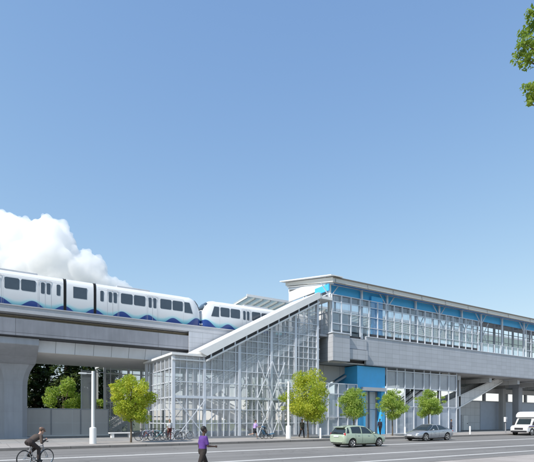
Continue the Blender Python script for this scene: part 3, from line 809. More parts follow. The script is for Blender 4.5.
for x in (52.6, 54.5): MB().box(x-.25, x+.25, 45.9, 46.4, .1, 7.0).build('clerestory_post', MT['frame_d'], sb)

cl = thing('station_column', 'stout pale concrete column under the platform behind the shuttle bus', 'column', (75.4, 43, .146))
MB().loft([[Vector(v) for v in octo(75.4, 43, .55, .6, .12, z)] for z in (.1, 7.05)]).build('shaft', MT['conc_plain'], cl)
MB().box(74.5, 76.3, 42.2, 43.9, 7.054, 7.65).build('capital', MT['conc_plain'], cl)
cl = thing('station_column', 'darker recessed concrete column left of the pale stout one', 'column', (74.3, 45, .146))
MB().box(74.0, 74.8, 44.6, 45.4, .1, 7.0).build('shaft', MT['clad_dark'], cl)

# ------------------------------------------------------------------ trees
def leaf_cloud(mb, clumps, count, size, rnd, flat=.0, squash=.8):
    """clumps = [(centre, radius)], leaves sit mostly near the clump shells, random tilt"""
    wts = [c[1]**2 for c in clumps]; tot = sum(wts)
    for (c, r), w_ in zip(clumps, wts):
        for _ in range(int(count*w_/tot)):
            d = Vector((rnd.gauss(0,1), rnd.gauss(0,1), rnd.gauss(0,1))).normalized()
            p = Vector(c)+Vector((d.x, d.y, d.z*squash))*r*(rnd.random()**.45)
            n = (d*.6+Vector((rnd.gauss(0,1), rnd.gauss(0,1), rnd.gauss(0,1)+.6))).normalized()
            a = n.cross(Vector((rnd.gauss(0,1), rnd.gauss(0,1), rnd.gauss(0,1)))).normalized(); b = n.cross(a)
            s = size*rnd.uniform(.6, 1.35)
            mb.add([p-a*s, p+b*s*.55+n*s*.12, p+a*s, p-b*s*.55+n*s*.12], [(0,1,2,3)])
def street_tree(seed, h, cw, zc0, leaf, label, n=9500, size=.066, group='street trees along the pavement'):
    rnd = random.Random(seed)
    r = thing('street_tree', label, 'tree', (0,0,0), group)
    tk = MB(); fork = zc0+.5
    tk.tube([(0,0,-.02),(.01,0,.4),(.02*rnd.uniform(-1,1),.02,fork*.7),(0,0,fork)], [.085,.07,.06,.055], 8)
    top = (h-zc0); cz = zc0+top*.48; clumps = []
    for i in range(16):      # ragged sprays beyond the main mass
        a = rnd.uniform(0, 2*math.pi); u = rnd.uniform(-.8, 1.05); f = math.sqrt(max(.06, 1-min(1, abs(u))**2))
        clumps.append((Vector((cw*.5*f*math.cos(a), cw*.5*f*math.sin(a), cz+u*top*.5)), cw*rnd.uniform(.04, .085)))
    for i in range(30):
        a = rnd.uniform(0, 2*math.pi); u = rnd.uniform(-.92, 1)
        f = math.sqrt(max(.05, 1-abs(u)**2.2))*(1.0 if u < .1 else 1.0-.35*u)
        rr = cw/2*f*rnd.uniform(.25, .85)
        p = Vector((rr*math.cos(a), rr*math.sin(a), cz+u*top*.46)); rad = cw*rnd.uniform(.10, .19)
        clumps.append((p, rad))
        if i < 13:
            m_ = Vector((p.x*.4, p.y*.4, fork+(p.z-fork)*.45)) 
            tk.tube([(0,0,fork-.1), m_, p], [.035,.022,.008], 6)
    tk.tube([(0,0,fork-.05),(.05,0,cz),(.02,.05,h-.5)], [.05,.03,.01], 6)
    tk.build('trunk', MT['bark'], r, smooth=True)
    cr = MB(); leaf_cloud(cr, clumps, n, size, rnd); leaf_cloud(cr, [((0,0,cz-.05*top), cw*.40)], n//4, size, rnd, squash=min(1.15, top/cw*.98))
    cr.build('crown', leaf, r, fix=False)
    return r
def putY(px, Y): return at(px, 430, Y).x
place(street_tree(23, 5.05, 3.5, 1.35, MT['leafY'], 'yellow green street tree at the left, in front of parked bicycles', 12000, .07), putY(131, 34.2), 34.2, .15)
place(street_tree(31, 6.1, 5.0, 1.55, MT['leafY'], 'largest yellow green street tree, beside the second lamp post', 15000, .075), putY(308, 34), 34, .15)
place(street_tree(35, 4.75, 3.5, 1.9, MT['leafG'], 'small round green tree in front of the frosted glass screen', 9500), putY(354, 34.2), 34.2, .15)
place(street_tree(47, 4.75, 3.4, 1.85, MT['leafG'], 'small round green tree just right of the blue lift', 9500), putY(392.5, 34.2), 34.2, .15)
place(street_tree(59, 4.9, 3.4, 1.95, MT['leafG'], 'small round green tree behind the silver sedan', 9500), putY(429, 34.2), 34.2, .15)
def garden_tree(seed, h, cw, label):
    rnd = random.Random(seed); r = thing('garden_tree', label, 'tree')
    tk = MB(); tk.tube([(0,0,-.1),(.05,0,1.5),(0,.05,h*.7)], [.16,.12,.04], 8); clumps = []
    for i in range(26):
        a = rnd.uniform(0, 6.28); z = rnd.uniform(1.2, h-.5); w_ = cw/2*math.sin(math.pi*min(1, max(.12, (z-.4)/(h-.2))))**.8
        p = Vector((w_*rnd.uniform(.3,1)*math.cos(a), w_*rnd.uniform(.3,1)*math.sin(a), z)); clumps.append((p, cw*rnd.uniform(.11,.19)))
        if i < 8: tk.tube([(0,0,z*.5), p*.6+Vector((0,0,z*.3)), p], [.06,.04,.01], 6)
    tk.build('trunk', MT['bark'], r, smooth=True)
    c = MB(); leaf_cloud(c, clumps, 6500, .12, rnd); c.build('crown', MT['leafG'], r, fix=False); return r
place(garden_tree(5, 6.5, 4.7, 'pale green bushy tree rising behind the boundary wall'), putY(63, 60), 60, -.05, 0, 1.08)
place(garden_tree(8, 4.6, 3.4, 'lower green tree behind the boundary wall beside the first lamp post'), putY(101, 58), 60, 0)
def conifer(seed, h, w_):
    rnd = random.Random(seed)
    r = thing('evergreen_tree', 'dark evergreen tree standing far behind the boundary wall', 'tree', (0,0,0), 'dark evergreens behind the wall')
    MB().tube([(0,0,-.1),(0,0,h*.5),(0,0,h)], [.28,.18,.03], 8).build('trunk', MT['bark'], r, smooth=True)
    c = MB()
    for k in range(int(h*15)):
        z = h*(.06+.94*rnd.random()**1.2); L_ = w_/2*(1-z/h)**.75*rnd.uniform(.6, 1.1)+.2; a = rnd.uniform(0, 6.28)
        for j in range(26):
            q = rnd.uniform(.1, 1); p = Vector((L_*q*math.cos(a), L_*q*math.sin(a), z-.28*L_*q+rnd.gauss(0,.12)))
            p += Vector((rnd.gauss(0,.2), rnd.gauss(0,.2), 0))
            d = Vector((rnd.gauss(0,1), rnd.gauss(0,1), rnd.gauss(0,.5))).normalized()*rnd.uniform(.22,.40); e = Vector((-d.y, d.x, rnd.gauss(0,.05)))*.45
            c.add([p-d, p+e, p+d, p-e], [(0,1,2,3)])
    c.build('crown', MT['leafD'], r, fix=False); return r
cons = [conifer(1, 13, 6.5), conifer(2, 11, 6)]
cp = [(-6, 66), (-1.5, 70), (2.5, 65.5), (6.2, 69), (9.6, 66), (13.5, 71), (-10, 70), (0.5, 74), (4.6, 73), (8.2, 74), (11.8, 75), (17, 74), (-4, 75), (15, 67)]
for i, (x, y) in enumerate(cp):
    o = cons[i] if i < 2 else copy_tree(cons[i % 2])
    place(o, x, y, -.05, i*1.7, .85*1.3+.3*((i*37) % 10)/10)
for i in range(9):
    x = 48+i*6.5; o = copy_tree(cons[i % 2]); place(o, x, 84+(i*7) % 9, -.05, i*2.1, .8)
    o['label'] = 'dark evergreen tree standing far beyond the station'; o['group'] = 'evergreens beyond the station'
# tall tree at the right whose branches hang into the frame
def tall_tree():
    rnd = random.Random(77)
    r = thing('tall_street_tree', 'tall broadleaf tree on the near pavement, branches overhanging the top right sky', 'tree')
    tk = MB(); tk.tube([(0,0,0),(.1,0,4),(.0,.1,9),(.1,.1,14),(0,0,18)], [.32,.26,.2,.12,.03], 10)
    clumps = []
    base = Vector(TT)
    for px, py, dd, rad in ((531, 46, 16, .42), (524, 43, 15.8, .30), (519, 57, 16.1, .27), (529, 60, 15.9, .36), (524, 33, 16.2, .22), (531, 12, 16, .22), (537, 20, 16.2, .45), (543, 42, 16, .5),
                            (528, 88, 16, .26), (533, 97, 16.1, .32), (530, 103, 16, .16), (540, 92, 16, .4), (556, 50, 16.5, .6), (562, 30, 16, .9), (566, 95, 16.3, .8)):
        p = far(px, py, dd)-base; clumps.append((p, rad))
        if px < 542: tk.tube([(0, 0, p.z-1.6), (p.x*.55, p.y*.55, p.z-.35), p], [.06, .03, .008], 6)
    for i in range(40):
        a = rnd.uniform(0, 6.28); z = rnd.uniform(13.6, 19); rr = rnd.uniform(.2, 1.0)*1.8
        p = Vector((rr*math.cos(a)+2.3*SA, rr*math.sin(a)-2.3*CA, z)); clumps.append((p, rnd.uniform(.5, .9)))
        if i < 14: tk.tube([(0,0,z-2), p*.5+Vector((0,0,z*.45)), p], [.07,.04,.01], 6)
    tk.build('trunk', MT['bark'], r, smooth=True)
    c = MB(); leaf_cloud(c, clumps[:15], 3600, .07, rnd, squash=.75); leaf_cloud(c, clumps[15:], 9000, .09, rnd)
    c.build('crown', MT['leafT'], r, fix=False); return r
TT = far(572, 480, 16.2); TT.z = 0
place(tall_tree(), TT.x, TT.y, .0)

# ------------------------------------------------------------------ lamp posts, bollards
def lamp(label):
    r = thing('lamp_post', label, 'lamp post', (0,0,0), 'white lamp posts on the pavement')
    MB().tube([(0,0,-.02),(0,0,1.05),(0,0,1.12),(0,0,1.16)], [.235,.235,.225,.13], 20).build('base', MT['white'], r, smooth=True)
    MB().tube([(0,0,1.15),(0,0,5.1)], [.115,.10], 16).build('pole', MT['white'], r, smooth=True)
    MB().beam((.05,0,4.92),(-.62,0,4.92), .07, .05).build('arm', MT['white'], r)
    hd = MB().box(-.95,-.42,-.09,.09,4.87,4.96).build('lamp_head', MT['white'], r, bevel=.02)
    MB().box(-.90,-.5,-.06,.06,4.855,4.869).build('lens', MT['lampglass'], hd)
    return r
place(lamp('white lamp post in front of the boundary wall, left of the street trees'), putY(93, 34), 34, .15)
place(lamp('white lamp post beside the largest yellow green tree'), putY(288.5, 34), 34, .15)
def bollard(label):
    r = thing('bollard', label, 'bollard', (0,0,0), 'white bollards along the kerb')
    MB().tube([(0,0,-.02),(0,0,.86),(0,0,.93),(0,0,.96)], [.09,.09,.075,.02], 14).build('shaft', MT['white'], r, smooth=True)
    MB().tube([(0,0,-.01),(0,0,.03)], .13, 14).build('base_plate', MT['frame_d'], r)
    return r
for px, lb in ((320.5, 'white bollard between the largest tree and the green hatchback'), (405, 'white bollard just in front of the silver sedan nose'),
               (470, 'white bollard standing alone before the service building door')):
    place(bollard(lb), putY(px, 32.2), 32.2, .15)
tb = thing('pay_post', 'slim grey post carrying a small white sign box beside the shuttle bus', 'sign post')
MB().tube([(0,0,-.02),(0,0,1.45)], .07, 12).build('post', MT['frame_d'], tb)
sb_ = MB().box(-.22,.22,-.12,.12,1.4,2.0).build('sign_box', MT['white'], tb, bevel=.02)
MB().box(-.16,.16,-.128,-.121,1.5,1.72).build('panel', MT['seam'], sb_)
place(tb, putY(505.5, 33.2), 33.2, .15, R(8))
bn = thing('planter_bench', 'long low white concrete bench under the guideway behind the left tree', 'bench')
MB().box(-1.1,1.1,-.3,.3,.38,.5).build('seat', MT['white'], bn, bevel=.02)
for sx in (-.8,.8): MB().box(sx-.12,sx+.12,-.26,.26,-.02,.379).build('leg', MT['white'], bn)
place(bn, putY(121, 44), 44, .146)

# ------------------------------------------------------------------ bicycles
def bicycle(label, frame, group=None):
    r = thing('bicycle', label, 'bicycle', (0,0,0), group)
    fw, rw = .52, -.50; wr = .335
    fm = MB(); bb = Vector((-.07,0,.28)); seat = Vector((-.24,0,.80)); head = Vector((.34,0,.80)); hl = Vector((.37,0,.66)); ra = Vector((rw,0,wr)); fa = Vector((fw,0,wr))
    for a, b, q in ((bb,seat,.017),(seat-Vector((-.02,0,.06)),head,.016),(bb,hl,.02),(head,hl,.019)): fm.tube([a,b], q, 8)
    for y in (-.055,.055):
        fm.tube([bb+Vector((0,y*.5,0)), ra+Vector((0,y,0))], .010, 6); fm.tube([seat-Vector((-.02,0,.06)), ra+Vector((0,y,0))], .008, 6)
    fm.build('frame', frame, r, smooth=True)
    fk = MB()
    for y in (-.05,.05): fk.tube([hl+Vector((0,y*.6,-.02)), fa+Vector((-.03,y,.12)), fa+Vector((0,y,0))], .011, 6)
    fk.build('fork', frame, r, smooth=True)
    hb = MB(); hb.tube([head, head+Vector((-.01,0,.14)), head+Vector((.06,0,.17))], .014, 6)
    hb.tube([(.28,-.30,.965),(.40,-.24,.98),(.41,0,.975),(.40,.24,.98),(.28,.30,.965)], .012, 6); hb.build('handlebar', MT['dark'], r)
    sd = MB(); sd.tube([seat, seat+Vector((-.03,0,.12))], .013, 6); sd.ell(seat+Vector((-.05,0,.14)), .13, .075, .035); sd.build('saddle', MT['rubber'], r, smooth=True)
    ck = MB(); ck.ring(bb, (0,1,0), .085, .012, 18, 5); ck.tube([bb+Vector((.0,-.07,0)), bb+Vector((.13,-.08,-.11))], .011, 6); ck.tube([bb+Vector((0,.07,0)), bb+Vector((-.13,.08,.11))], .011, 6)
    ck.box(.0,.11,-.15,-.07,.155,.18); ck.box(-.25,-.14,.07,.15,.38,.405); ck.build('crankset', MT['dark'], r)
    for x, nm in ((fw,'wheel'),(rw,'wheel')):
        w_ = MB().ring((x,0,wr), (0,1,0), wr-.017, .018, 32, 6).build('wheel', MT['rubber'], r, smooth=True)
        q = MB().ring((x,0,wr), (0,1,0), wr-.042, .011, 28, 5)
        for k in range(14):
            t = 2*math.pi*k/14; q.tube([(x,.02*(1 if k % 2 else -1),wr),(x+(wr-.045)*math.cos(t),0,wr+(wr-.045)*math.sin(t))], .003, 3)
        q.tube([(x,-.05,wr),(x,.05,wr)], .02, 8); q.build('rim', MT['chrome'], w_)
    return r
FRM = {c: M('bicycle_'+c, v, .35, coat=.3) for c, v in dict(grey=(.30,.30,.31), black=(.03,.03,.035), teal=(.05,.25,.28), red=(.35,.05,.03), white=(.7,.7,.7), navy=(.04,.06,.16)).items()}
def rack(label):
    r = thing('bike_rack', label, 'bike rack', (0,0,0), 'hoop bike racks by the stair tower')
    MB().tube([(-.4,0,-.02),(-.4,0,.62),(-.33,0,.76),(-.2,0,.82),(.2,0,.82),(.33,0,.76),(.4,0,.62),(.4,0,-.02)], .028, 8).build('hoop', MT['frame'], r, smooth=True)
    for x in (-.4, .4): MB().tube([(x,0,-.01),(x,0,.012)], .08, 12).build('base_plate', MT['frame_d'], r)
    return r
bks = [(176.5, 36.2, 'black', 'black bicycle parked nearest the tower corner', 0.05), (184, 36.9, 'white', 'white bicycle parked side on behind the black one', -.06),
       (157, 36.4, 'teal', 'teal bicycle parked just right of the left tree', .08), (150.5, 36.9, 'red', 'red bicycle parked among the others right of the left tree', R(170)),
       (145, 36.3, 'navy', 'navy bicycle parked close to the left tree trunk', -.1), (161, 37.4, 'black', 'black bicycle parked at the back beside the teal one', R(186))]
for px, Y, c, lb, rz in bks: place(bicycle(lb, FRM[c], 'bicycles parked by the stair tower'), putY(px, Y), Y, .15, rz)
for px, Y, lb in ((179, 36.55, 'steel hoop bike rack between the black and white bicycles'), (155, 36.65, 'steel hoop bike rack between the teal and red bicycles'), (147.5, 36.6, 'steel hoop bike rack nearest the left tree')):
    place(rack(lb), putY(px, Y), Y, .15)

# ------------------------------------------------------------------ people
SK = {'dark': M('dark_skin', (.075,.04,.026), .5, var=.05), 'light': M('light_skin', (.50,.30,.22), .5, var=.05), 'mid': M('tan_skin', (.30,.17,.11), .5, var=.05)}
HAIR = {'black': M('black_hair', (.012,.010,.010), .6), 'brown': M('brown_hair', (.07,.04,.025), .6)}
def cloth(name, col, col2=None):
    return M('cloth_'+name, col, .85, var=.18 if col2 is None else .5, scale=6, bump=.4, bscale=30)
EYE = M('eye_dark', (.02,.015,.01), .2); LIP = M('lip_tone', (.22,.08,.07), .5)
def pose(h=1.74, lean=3, legs=((18,8),(-16,22)), arms=((-20,15),(22,25)), head=0, pel=None, spread=.0):
    """joint positions, x forward, y left, z up. legs/arms: (swing forward deg, bend deg) for left and right"""
    k = h/1.74; J = {}
    th, sh, tor = .43*k, .43*k, .50*k
    ks = []
    for i, (a, b) in enumerate(legs):
        A_, B_ = R(a), R(a-b)
        ks.append((Vector((math.sin(A_),0,-math.cos(A_)))*th, Vector((math.sin(B_),0,-math.cos(B_)))*sh))
    low = max(-(a+b).z for a, b in ks)
    J['pel'] = Vector((0,0,low+.085*k)) if pel is None else Vector(pel)
    ld = Vector((math.sin(R(lean)),0,math.cos(R(lean))))
    J['chest'] = J['pel']+ld*.33*k; J['neck'] = J['pel']+ld*(tor+.02*k)
    hd = Vector((math.sin(R(lean*.3+head)),0,math.cos(R(lean*.3+head))))
    J['head'] = J['neck']+hd*.17*k+Vector((.02,0,0))
    for i, s in enumerate((1,-1)):
        J['hip',i] = J['pel']+Vector((0,s*.09*k,-.02)); J['knee',i] = J['hip',i]+ks[i][0]+Vector((0,s*spread,0)); J['ank',i] = J['knee',i]+ks[i][1]
        J['sho',i] = J['pel']+ld*(tor-.055*k)+Vector((0,s*.175*k,0))
        a, b = arms[i]; A_, B_ = R(a), R(a+b)
        J['elb',i] = J['sho',i]+Vector((math.sin(A_),s*.12,-math.cos(A_)))*.29*k
        J['wri',i] = J['elb',i]+Vector((math.sin(B_),-s*.05,-math.cos(B_)))*.255*k
    J['k'] = k; J['ld'] = ld; J['hd'] = hd
    return J
def person(label, J, skin, top, bottom, shoes, hair='black', sleeve='short', shorts=False, cap=None, helmet=None, voxel=.014, grip=1.0):
    k = J['k']; r = thing('person', label, 'person')
    up = J['ld']; rot = Vector((0,0,1)).rotation_difference(up).to_matrix(); hrot = Vector((0,0,1)).rotation_difference(J['hd']).to_matrix()
    def torso(m, g):
        rings = []
        for t, rx, ry in ((-.08,.10,.125),(.0,.12,.16),(.12,.112,.148),(.25,.115,.152),(.36,.122,.172),(.43,.10,.175),(.48,.07,.13),(.505,.05,.07)):
            c = J['pel']+up*t*k
            rings.append([c+rot@Vector((math.cos(2*math.pi*j/18)*(rx*k+g), math.sin(2*math.pi*j/18)*(ry*k+g), 0)) for j in range(18)])
        m.loft(rings)
    b = MB(); torso(b, 0)
    b.cap(J['neck']-up*.06, J['head']-J['hd']*.05, .058*k, .052*k)
    b.ell(J['head']+hrot@Vector((-.005,0,.03*k)), .098*k, .076*k, .112*k, rot=hrot); b.ell(J['head']+hrot@Vector((.035*k,0,-.05*k)), .062*k, .055*k, .062*k, rot=hrot)
    b.cap(J['head']+hrot@Vector((.088*k,0,.015*k)), J['head']+hrot@Vector((.112*k,0,-.022*k)), .010*k, .017*k)
    for s in (1,-1): b.ell(J['head']+hrot@Vector((-.005,s*.078*k,0)), .026*k, .014*k, .034*k, rot=hrot)
    for i in (0,1):
        b.cap(J['sho',i], J['elb',i], .052*k, .038*k); b.cap(J['elb',i], J['wri',i], .039*k, .026*k)
        b.cap(J['hip',i], J['knee',i], .085*k, .054*k); b.cap(J['knee',i], J['ank',i], .054*k, .034*k)
        b.cap(J['ank',i]+Vector((-.03,0,-.045))*k, J['ank',i]+Vector((.14,0,-.06))*k, .036*k, .024*k)
        fd = (J['wri',i]-J['elb',i]).normalized(); b.cap(J['wri',i], J['wri',i]+fd*.065*k, .027*k, .034*k)
    out = remesh(b, voxel, 2)
    # fingers: five separate chains rooted in the palm
    for i in (0,1):
        fd = (J['wri',i]-J['elb',i]).normalized(); s = 1 if i == 0 else -1
        inn = Vector((0,-s,0)); inn = (inn-fd*inn.dot(fd)).normalized(); sd = fd.cross(inn)
        base = J['wri',i]+fd*.075*k
        for q, ln in zip((-.03,-.01,.01,.03), (.072,.082,.078,.06)):
            p0 = base+sd*q*k; p1 = p0+(fd*.8+inn*.55*grip).normalized()*ln*.55*k; p2 = p1+(fd*.35+inn*.95*grip).normalized()*ln*.5*k
            out.tube([p0-fd*.02*k, p0, p1, p2], [.0095*k,.0095*k,.0085*k,.006*k], 6)
        t0 = J['wri',i]+fd*.025*k+sd*.028*k*s*-1
        out.tube([t0, t0+(fd*.6+inn*.6)*.045*k, t0+(fd*.9+inn*.9)*.06*k], [.012*k,.0105*k,.007*k], 6)
    out.cur = 1
    for s in (1,-1): out.ell(J['head']+hrot@Vector((.083*k,s*.03*k,.022*k)), .012*k, .014*k, .009*k, 8, 5, hrot)
    out.cur = 2; out.ell(J['head']+hrot@Vector((.091*k,0,-.058*k)), .009*k, .024*k, .007*k, 8, 5, hrot)
    out.build('body', [SK[skin], EYE, LIP], r, smooth=True)
    c = MB(); torso(c, .014)
    for i in (0,1):
        e = J['elb',i] if sleeve == 'long' else J['sho',i].lerp(J['elb',i], .72)
        c.cap(J['sho',i], e, .070*k, (.052 if sleeve == 'long' else .058)*k)
        if sleeve == 'long': c.cap(J['elb',i], J['wri',i].lerp(J['elb',i], .06), .052*k, .036*k)
    remesh(c, voxel, 2).build('shirt' if sleeve == 'short' else 'jacket', top, r, smooth=True)
    p = MB(); rings = []
    for t, rx, ry in ((-.12,.11,.14),(-.04,.136,.176),(.04,.138,.178),(.09,.125,.165)):
        cc = J['pel']+up*t*k; rings.append([cc+rot@Vector((math.cos(2*math.pi*j/18)*rx*k, math.sin(2*math.pi*j/18)*ry*k, 0)) for j in range(18)])
    p.loft(rings)
    for i in (0,1):
        if shorts: p.cap(J['hip',i], J['hip',i].lerp(J['knee',i], .72), .105*k, .085*k)
        else: p.cap(J['hip',i], J['knee',i], .103*k, .074*k); p.cap(J['knee',i], J['ank',i].lerp(J['knee',i], .08), .074*k, .055*k)
    remesh(p, voxel, 2).build('shorts' if shorts else 'trousers', bottom, r, smooth=True)
    for i in (0,1):
        s_ = MB(); s_.cap(J['ank',i]+Vector((-.035,0,-.035))*k, J['ank',i]+Vector((.155,0,-.05))*k, .05*k, .034*k)
        for v in s_.v: v.z = max(v.z, J['ank',i].z-.085*k)
        s_.build('shoe', shoes, r, smooth=True)
    hm = MB()
    hm.ell(J['head']+hrot@Vector((-.022*k,0,.048*k)), .098*k, .086*k, .104*k, rot=hrot)
    hm = remesh(hm, .008, 1)
    keep = MB(); hx = hrot.inverted()
    vs = [v for v in hm.v]
    for v in vs:
        l = hx@(v-J['head'])
        if l.x > .035*k and l.z < .075*k: v -= hrot@Vector((.05*k,0,0))*min(1, (l.x-.035*k)/(.03*k))
    keep.add(vs, hm.f); keep.build('hair' if cap is None else 'cap', HAIR[hair] if cap is None else cap, r, smooth=True)
    if helmet:
        h2 = MB(); h2.ell(J['head']+hrot@Vector((-.012,0,.078*k)), .138*k, .106*k, .085*k, 18, 9, hrot); h2.ell(J['head']+hrot@Vector((.115*k,0,.058*k)), .055*k, .075*k, .014*k, 12, 5, hrot); h2.build('helmet', helmet, r, smooth=True)
    return r
BLK = M('black_shoe', (.02,.02,.02), .5); WSH = M('white_shoe', (.6,.6,.6), .5)
# man in purple on the near pavement
d = 14.6; q = far(202.5, 445, d)
J = pose(1.64, 4, ((24,6),(-20,24)), ((-12,22),(14,72)))
place(person('man in purple t-shirt and patterned dark trousers walking right in the foreground', J, 'dark', cloth('purple', (.10,.04,.23)), cloth('brown_pattern', (.026,.02,.018), 1), BLK, voxel=.011), q.x, q.y, .022, R(2))
# jogger with stroller
Yj = 34.6; xj = putY(254.5, Yj)
J = pose(1.74, 10, ((34,20),(-28,55)), ((20,75),(28,70)))
place(person('jogger in lilac shirt and black shorts pushing a stroller', J, 'light', cloth('lilac', (.42,.30,.62)), cloth('black_shorts', (.02,.02,.025)), WSH, 'brown', shorts=True), xj, Yj, .15)
sr = thing('jogging_stroller', 'three wheeled jogging stroller with blue seat in front of the lilac jogger', 'stroller')
fr = MB()
for y in (-.24,.24):
    fr.tube([(-.55,y,1.02),(-.2,y,.75),(.15,y,.42),(.72,y*.25,.26)], .016, 6); fr.tube([(-.05,y,.25),(.02,y,.55)], .015, 6); fr.tube([(-.05,y,.25),(.45,y*.6,.3)], .013, 6)
fr.tube([(-.55,-.24,1.02),(-.58,0,1.03),(-.55,.24,1.02)], .017, 6); fr.tube([(-.05,-.3,.25),(-.05,.3,.25)], .014, 6); fr.build('frame', MT['dark'], sr)
BLUEC = cloth('blue_stroller', (.05,.13,.22))
MB().prism([(-.22,.78),(-.14,.80),(.02,.42),(.5,.40),(.95,.50),(.95,.45),(.5,.34),(-.04,.34)], 'Y', -.2, .2).build('seat', BLUEC, sr)
cn = MB(); cn.loft([[Vector((-.2+.42*math.sin(a)*u, .22*math.cos(b), .78+.30*math.cos(a)*u)) for b in [0]] and [Vector((-.22+.36*math.sin(R(a)), -.22+.44*j/6, .76+.30*math.cos(R(a))+.06*math.sin(math.pi*j/6))) for j in range(7)] for a in (-30,-5,20,45,70) for u in [1]], False, False)
o = cn.build('canopy', BLUEC, sr, smooth=True, fix=False); so = o.modifiers.new('s', 'SOLIDIFY'); so.thickness = .012
for x, y, rr in ((-.05,-.31,.25),(-.05,.31,.25),(.74,0,.22)):
    w_ = MB().ring((x,y,rr), (0,1,0), rr-.02, .021, 24, 6).build('wheel', MT['rubber'], sr, smooth=True)
    q_ = MB().disc((x,y,rr), .04, (0,1,0), .05, 10)
    for kk in range(8): q_.tube([(x,y,rr),(x+(rr-.03)*math.cos(kk*.785),y,rr+(rr-.03)*math.sin(kk*.785))], .006, 4)
    q_.build('spokes', MT['chrome'], w_)
place(sr, xj+1.02, Yj, .15)
Jc = pose(.85, -12, ((80,60),(80,55)), ((25,40),(25,40)), pel=(.06,0,.50))
place(person('small child in olive top sitting in the blue jogging stroller', Jc, 'light', cloth('olive', (.14,.12,.04)), cloth('child_blue', (.10,.18,.32)), BLK, 'brown', voxel=.01), xj+1.02, Yj, .15)
# others
def stander(px, Y, label, h, skin, top, bot, hair='black', rz=0, z=.15, sleeve='long', legs=((6,3),(-8,10)), arms=((-8,12),(10,18)), cap=None, lean=2):
    place(person(label, pose(h, lean, legs, arms), skin, top, bot, BLK, hair, sleeve, cap=cap, voxel=.016), putY(px, Y), Y, z, rz)
stander(302, 34.8, 'person in pale vest over dark clothes walking beside the largest tree', 1.76, 'mid', cloth('dark_olive', (.07,.07,.06)), cloth('charcoal', (.02,.02,.024)), rz=R(-100), legs=((22,10),(-18,24)))
stander(380, 37.0, 'person in navy jacket standing in front of the blue lift', 1.76, 'dark', cloth('navy_jacket', (.015,.018,.04)), cloth('black_trousers', (.012,.012,.015)), rz=R(200))
stander(451, 36.0, 'person in dark grey standing right of the silver sedan', 1.72, 'mid', cloth('dark_grey', (.05,.05,.075)), cloth('slate', (.035,.04,.06)), rz=R(-60))
stander(169.5, 37.3, 'person in white top and dark red trousers among the parked bicycles', 1.7, 'mid', cloth('white_top', (.6,.6,.6)), cloth('dark_red', (.10,.02,.02)), 'brown', rz=R(-90), sleeve='short')
# cyclist in the road
cy_root = far(35.5, 450, 18.2); rzc = R(33)
cb = bicycle('grey road bicycle ridden in the street by a helmeted cyclist', FRM['grey']); place(cb, cy_root.x, cy_root.y, .0, rzc)
def cyclist_joints():
    J = pose(1.74, 60, ((0,0),(0,0)), ((0,0),(0,0)), head=10, pel=(-.27,0,.97))
    bb = Vector((-.07,0,.28))
    feet = [Vector((-.19,.11,.49)), Vector((.07,-.11,.27))]; hands = [Vector((.36,.235,1.01)), Vector((.36,-.235,1.01))]
    def ik(a, b, l1, l2, fwd):
        dv = b-a; L_ = min(dv.length, l1+l2-.005); dn = dv.normalized(); x = (l1*l1-l2*l2+L_*L_)/(2*L_); hgt = math.sqrt(max(0, l1*l1-x*x))
        n = (fwd-dn*fwd.dot(dn)).normalized(); return a+dn*x+n*hgt
    for i in (0,1):
        J['ank',i] = feet[i]+Vector((-.03,0,.0)); J['knee',i] = ik(J['hip',i], J['ank',i], .43, .43, Vector((1,0,.3)))
        J['wri',i] = hands[i]+Vector((-.08,0,.03)); J['elb',i] = ik(J['sho',i], J['wri',i], .29, .265, Vector((-.5,(1 if i == 0 else -1)*.5,-1)))
    return J
place(person('cyclist in dark brown jacket and brown helmet riding right along the street', cyclist_joints(), 'light', cloth('brown_jacket', (.075,.055,.045)), cloth('brown_tights', (.045,.033,.03)), BLK, 'brown', 'long',
             helmet=M('brown_helmet', (.17,.10,.07), .4), voxel=.012, grip=1.6), cy_root.x, cy_root.y, .0, rzc)

# ------------------------------------------------------------------ cars
def lerp_tab(tab, x, j):
    for a, b in zip(tab, tab[1:]):
        if a[0] <= x <= b[0]:
            t = (x-a[0])/(b[0]-a[0]) if b[0] > a[0] else 0
            t = t*t*(3-2*t)*.4+t*.6
            return a[j]+(b[j]-a[j])*t
    return tab[-1][j] if x > tab[-1][0] else tab[0][j]
def wheel(parent, x, y, rr, side):
    t = MB(); pr = [(.085,rr-.10),(.10,rr-.06),(.10,rr-.025),(.085,rr-.006),(.03,rr),(-.03,rr),(-.085,rr-.006),(-.10,rr-.025),(-.10,rr-.06),(-.085,rr-.10)]
    n = 32; rings = []
    for i in range(n+1):
        a = 2*math.pi*i/n; rings.append([Vector((x+q*math.cos(a), y+w_, rr+q*math.sin(a))) for w_, q in pr])
    t.loft(rings, False); o = t.build('wheel', MT['rubber'], parent, smooth=True)
    m = MB(); m.ring((x,y+side*.07,rr), (0,1,0), rr-.105, .018, 28, 6); m.disc((x,y+side*.075,rr), .055, (0,1,0), .05, 12)
    for k in range(10):
        a = 2*math.pi*(k//2)/5+(.14 if k % 2 else -.14); m.beam((x+.04*math.cos(a),y+side*.075,rr+.04*math.sin(a)), (x+(rr-.11)*math.cos(a),y+side*.07,rr+(rr-.11)*math.sin(a)), .03, .045, (0,1,0))
    m.build('rim', MT['chrome'], o)
    MB().disc((x,y,rr), rr-.1, (0,1,0), .06, 20).build('hub_shadow', MT['dark'], o)
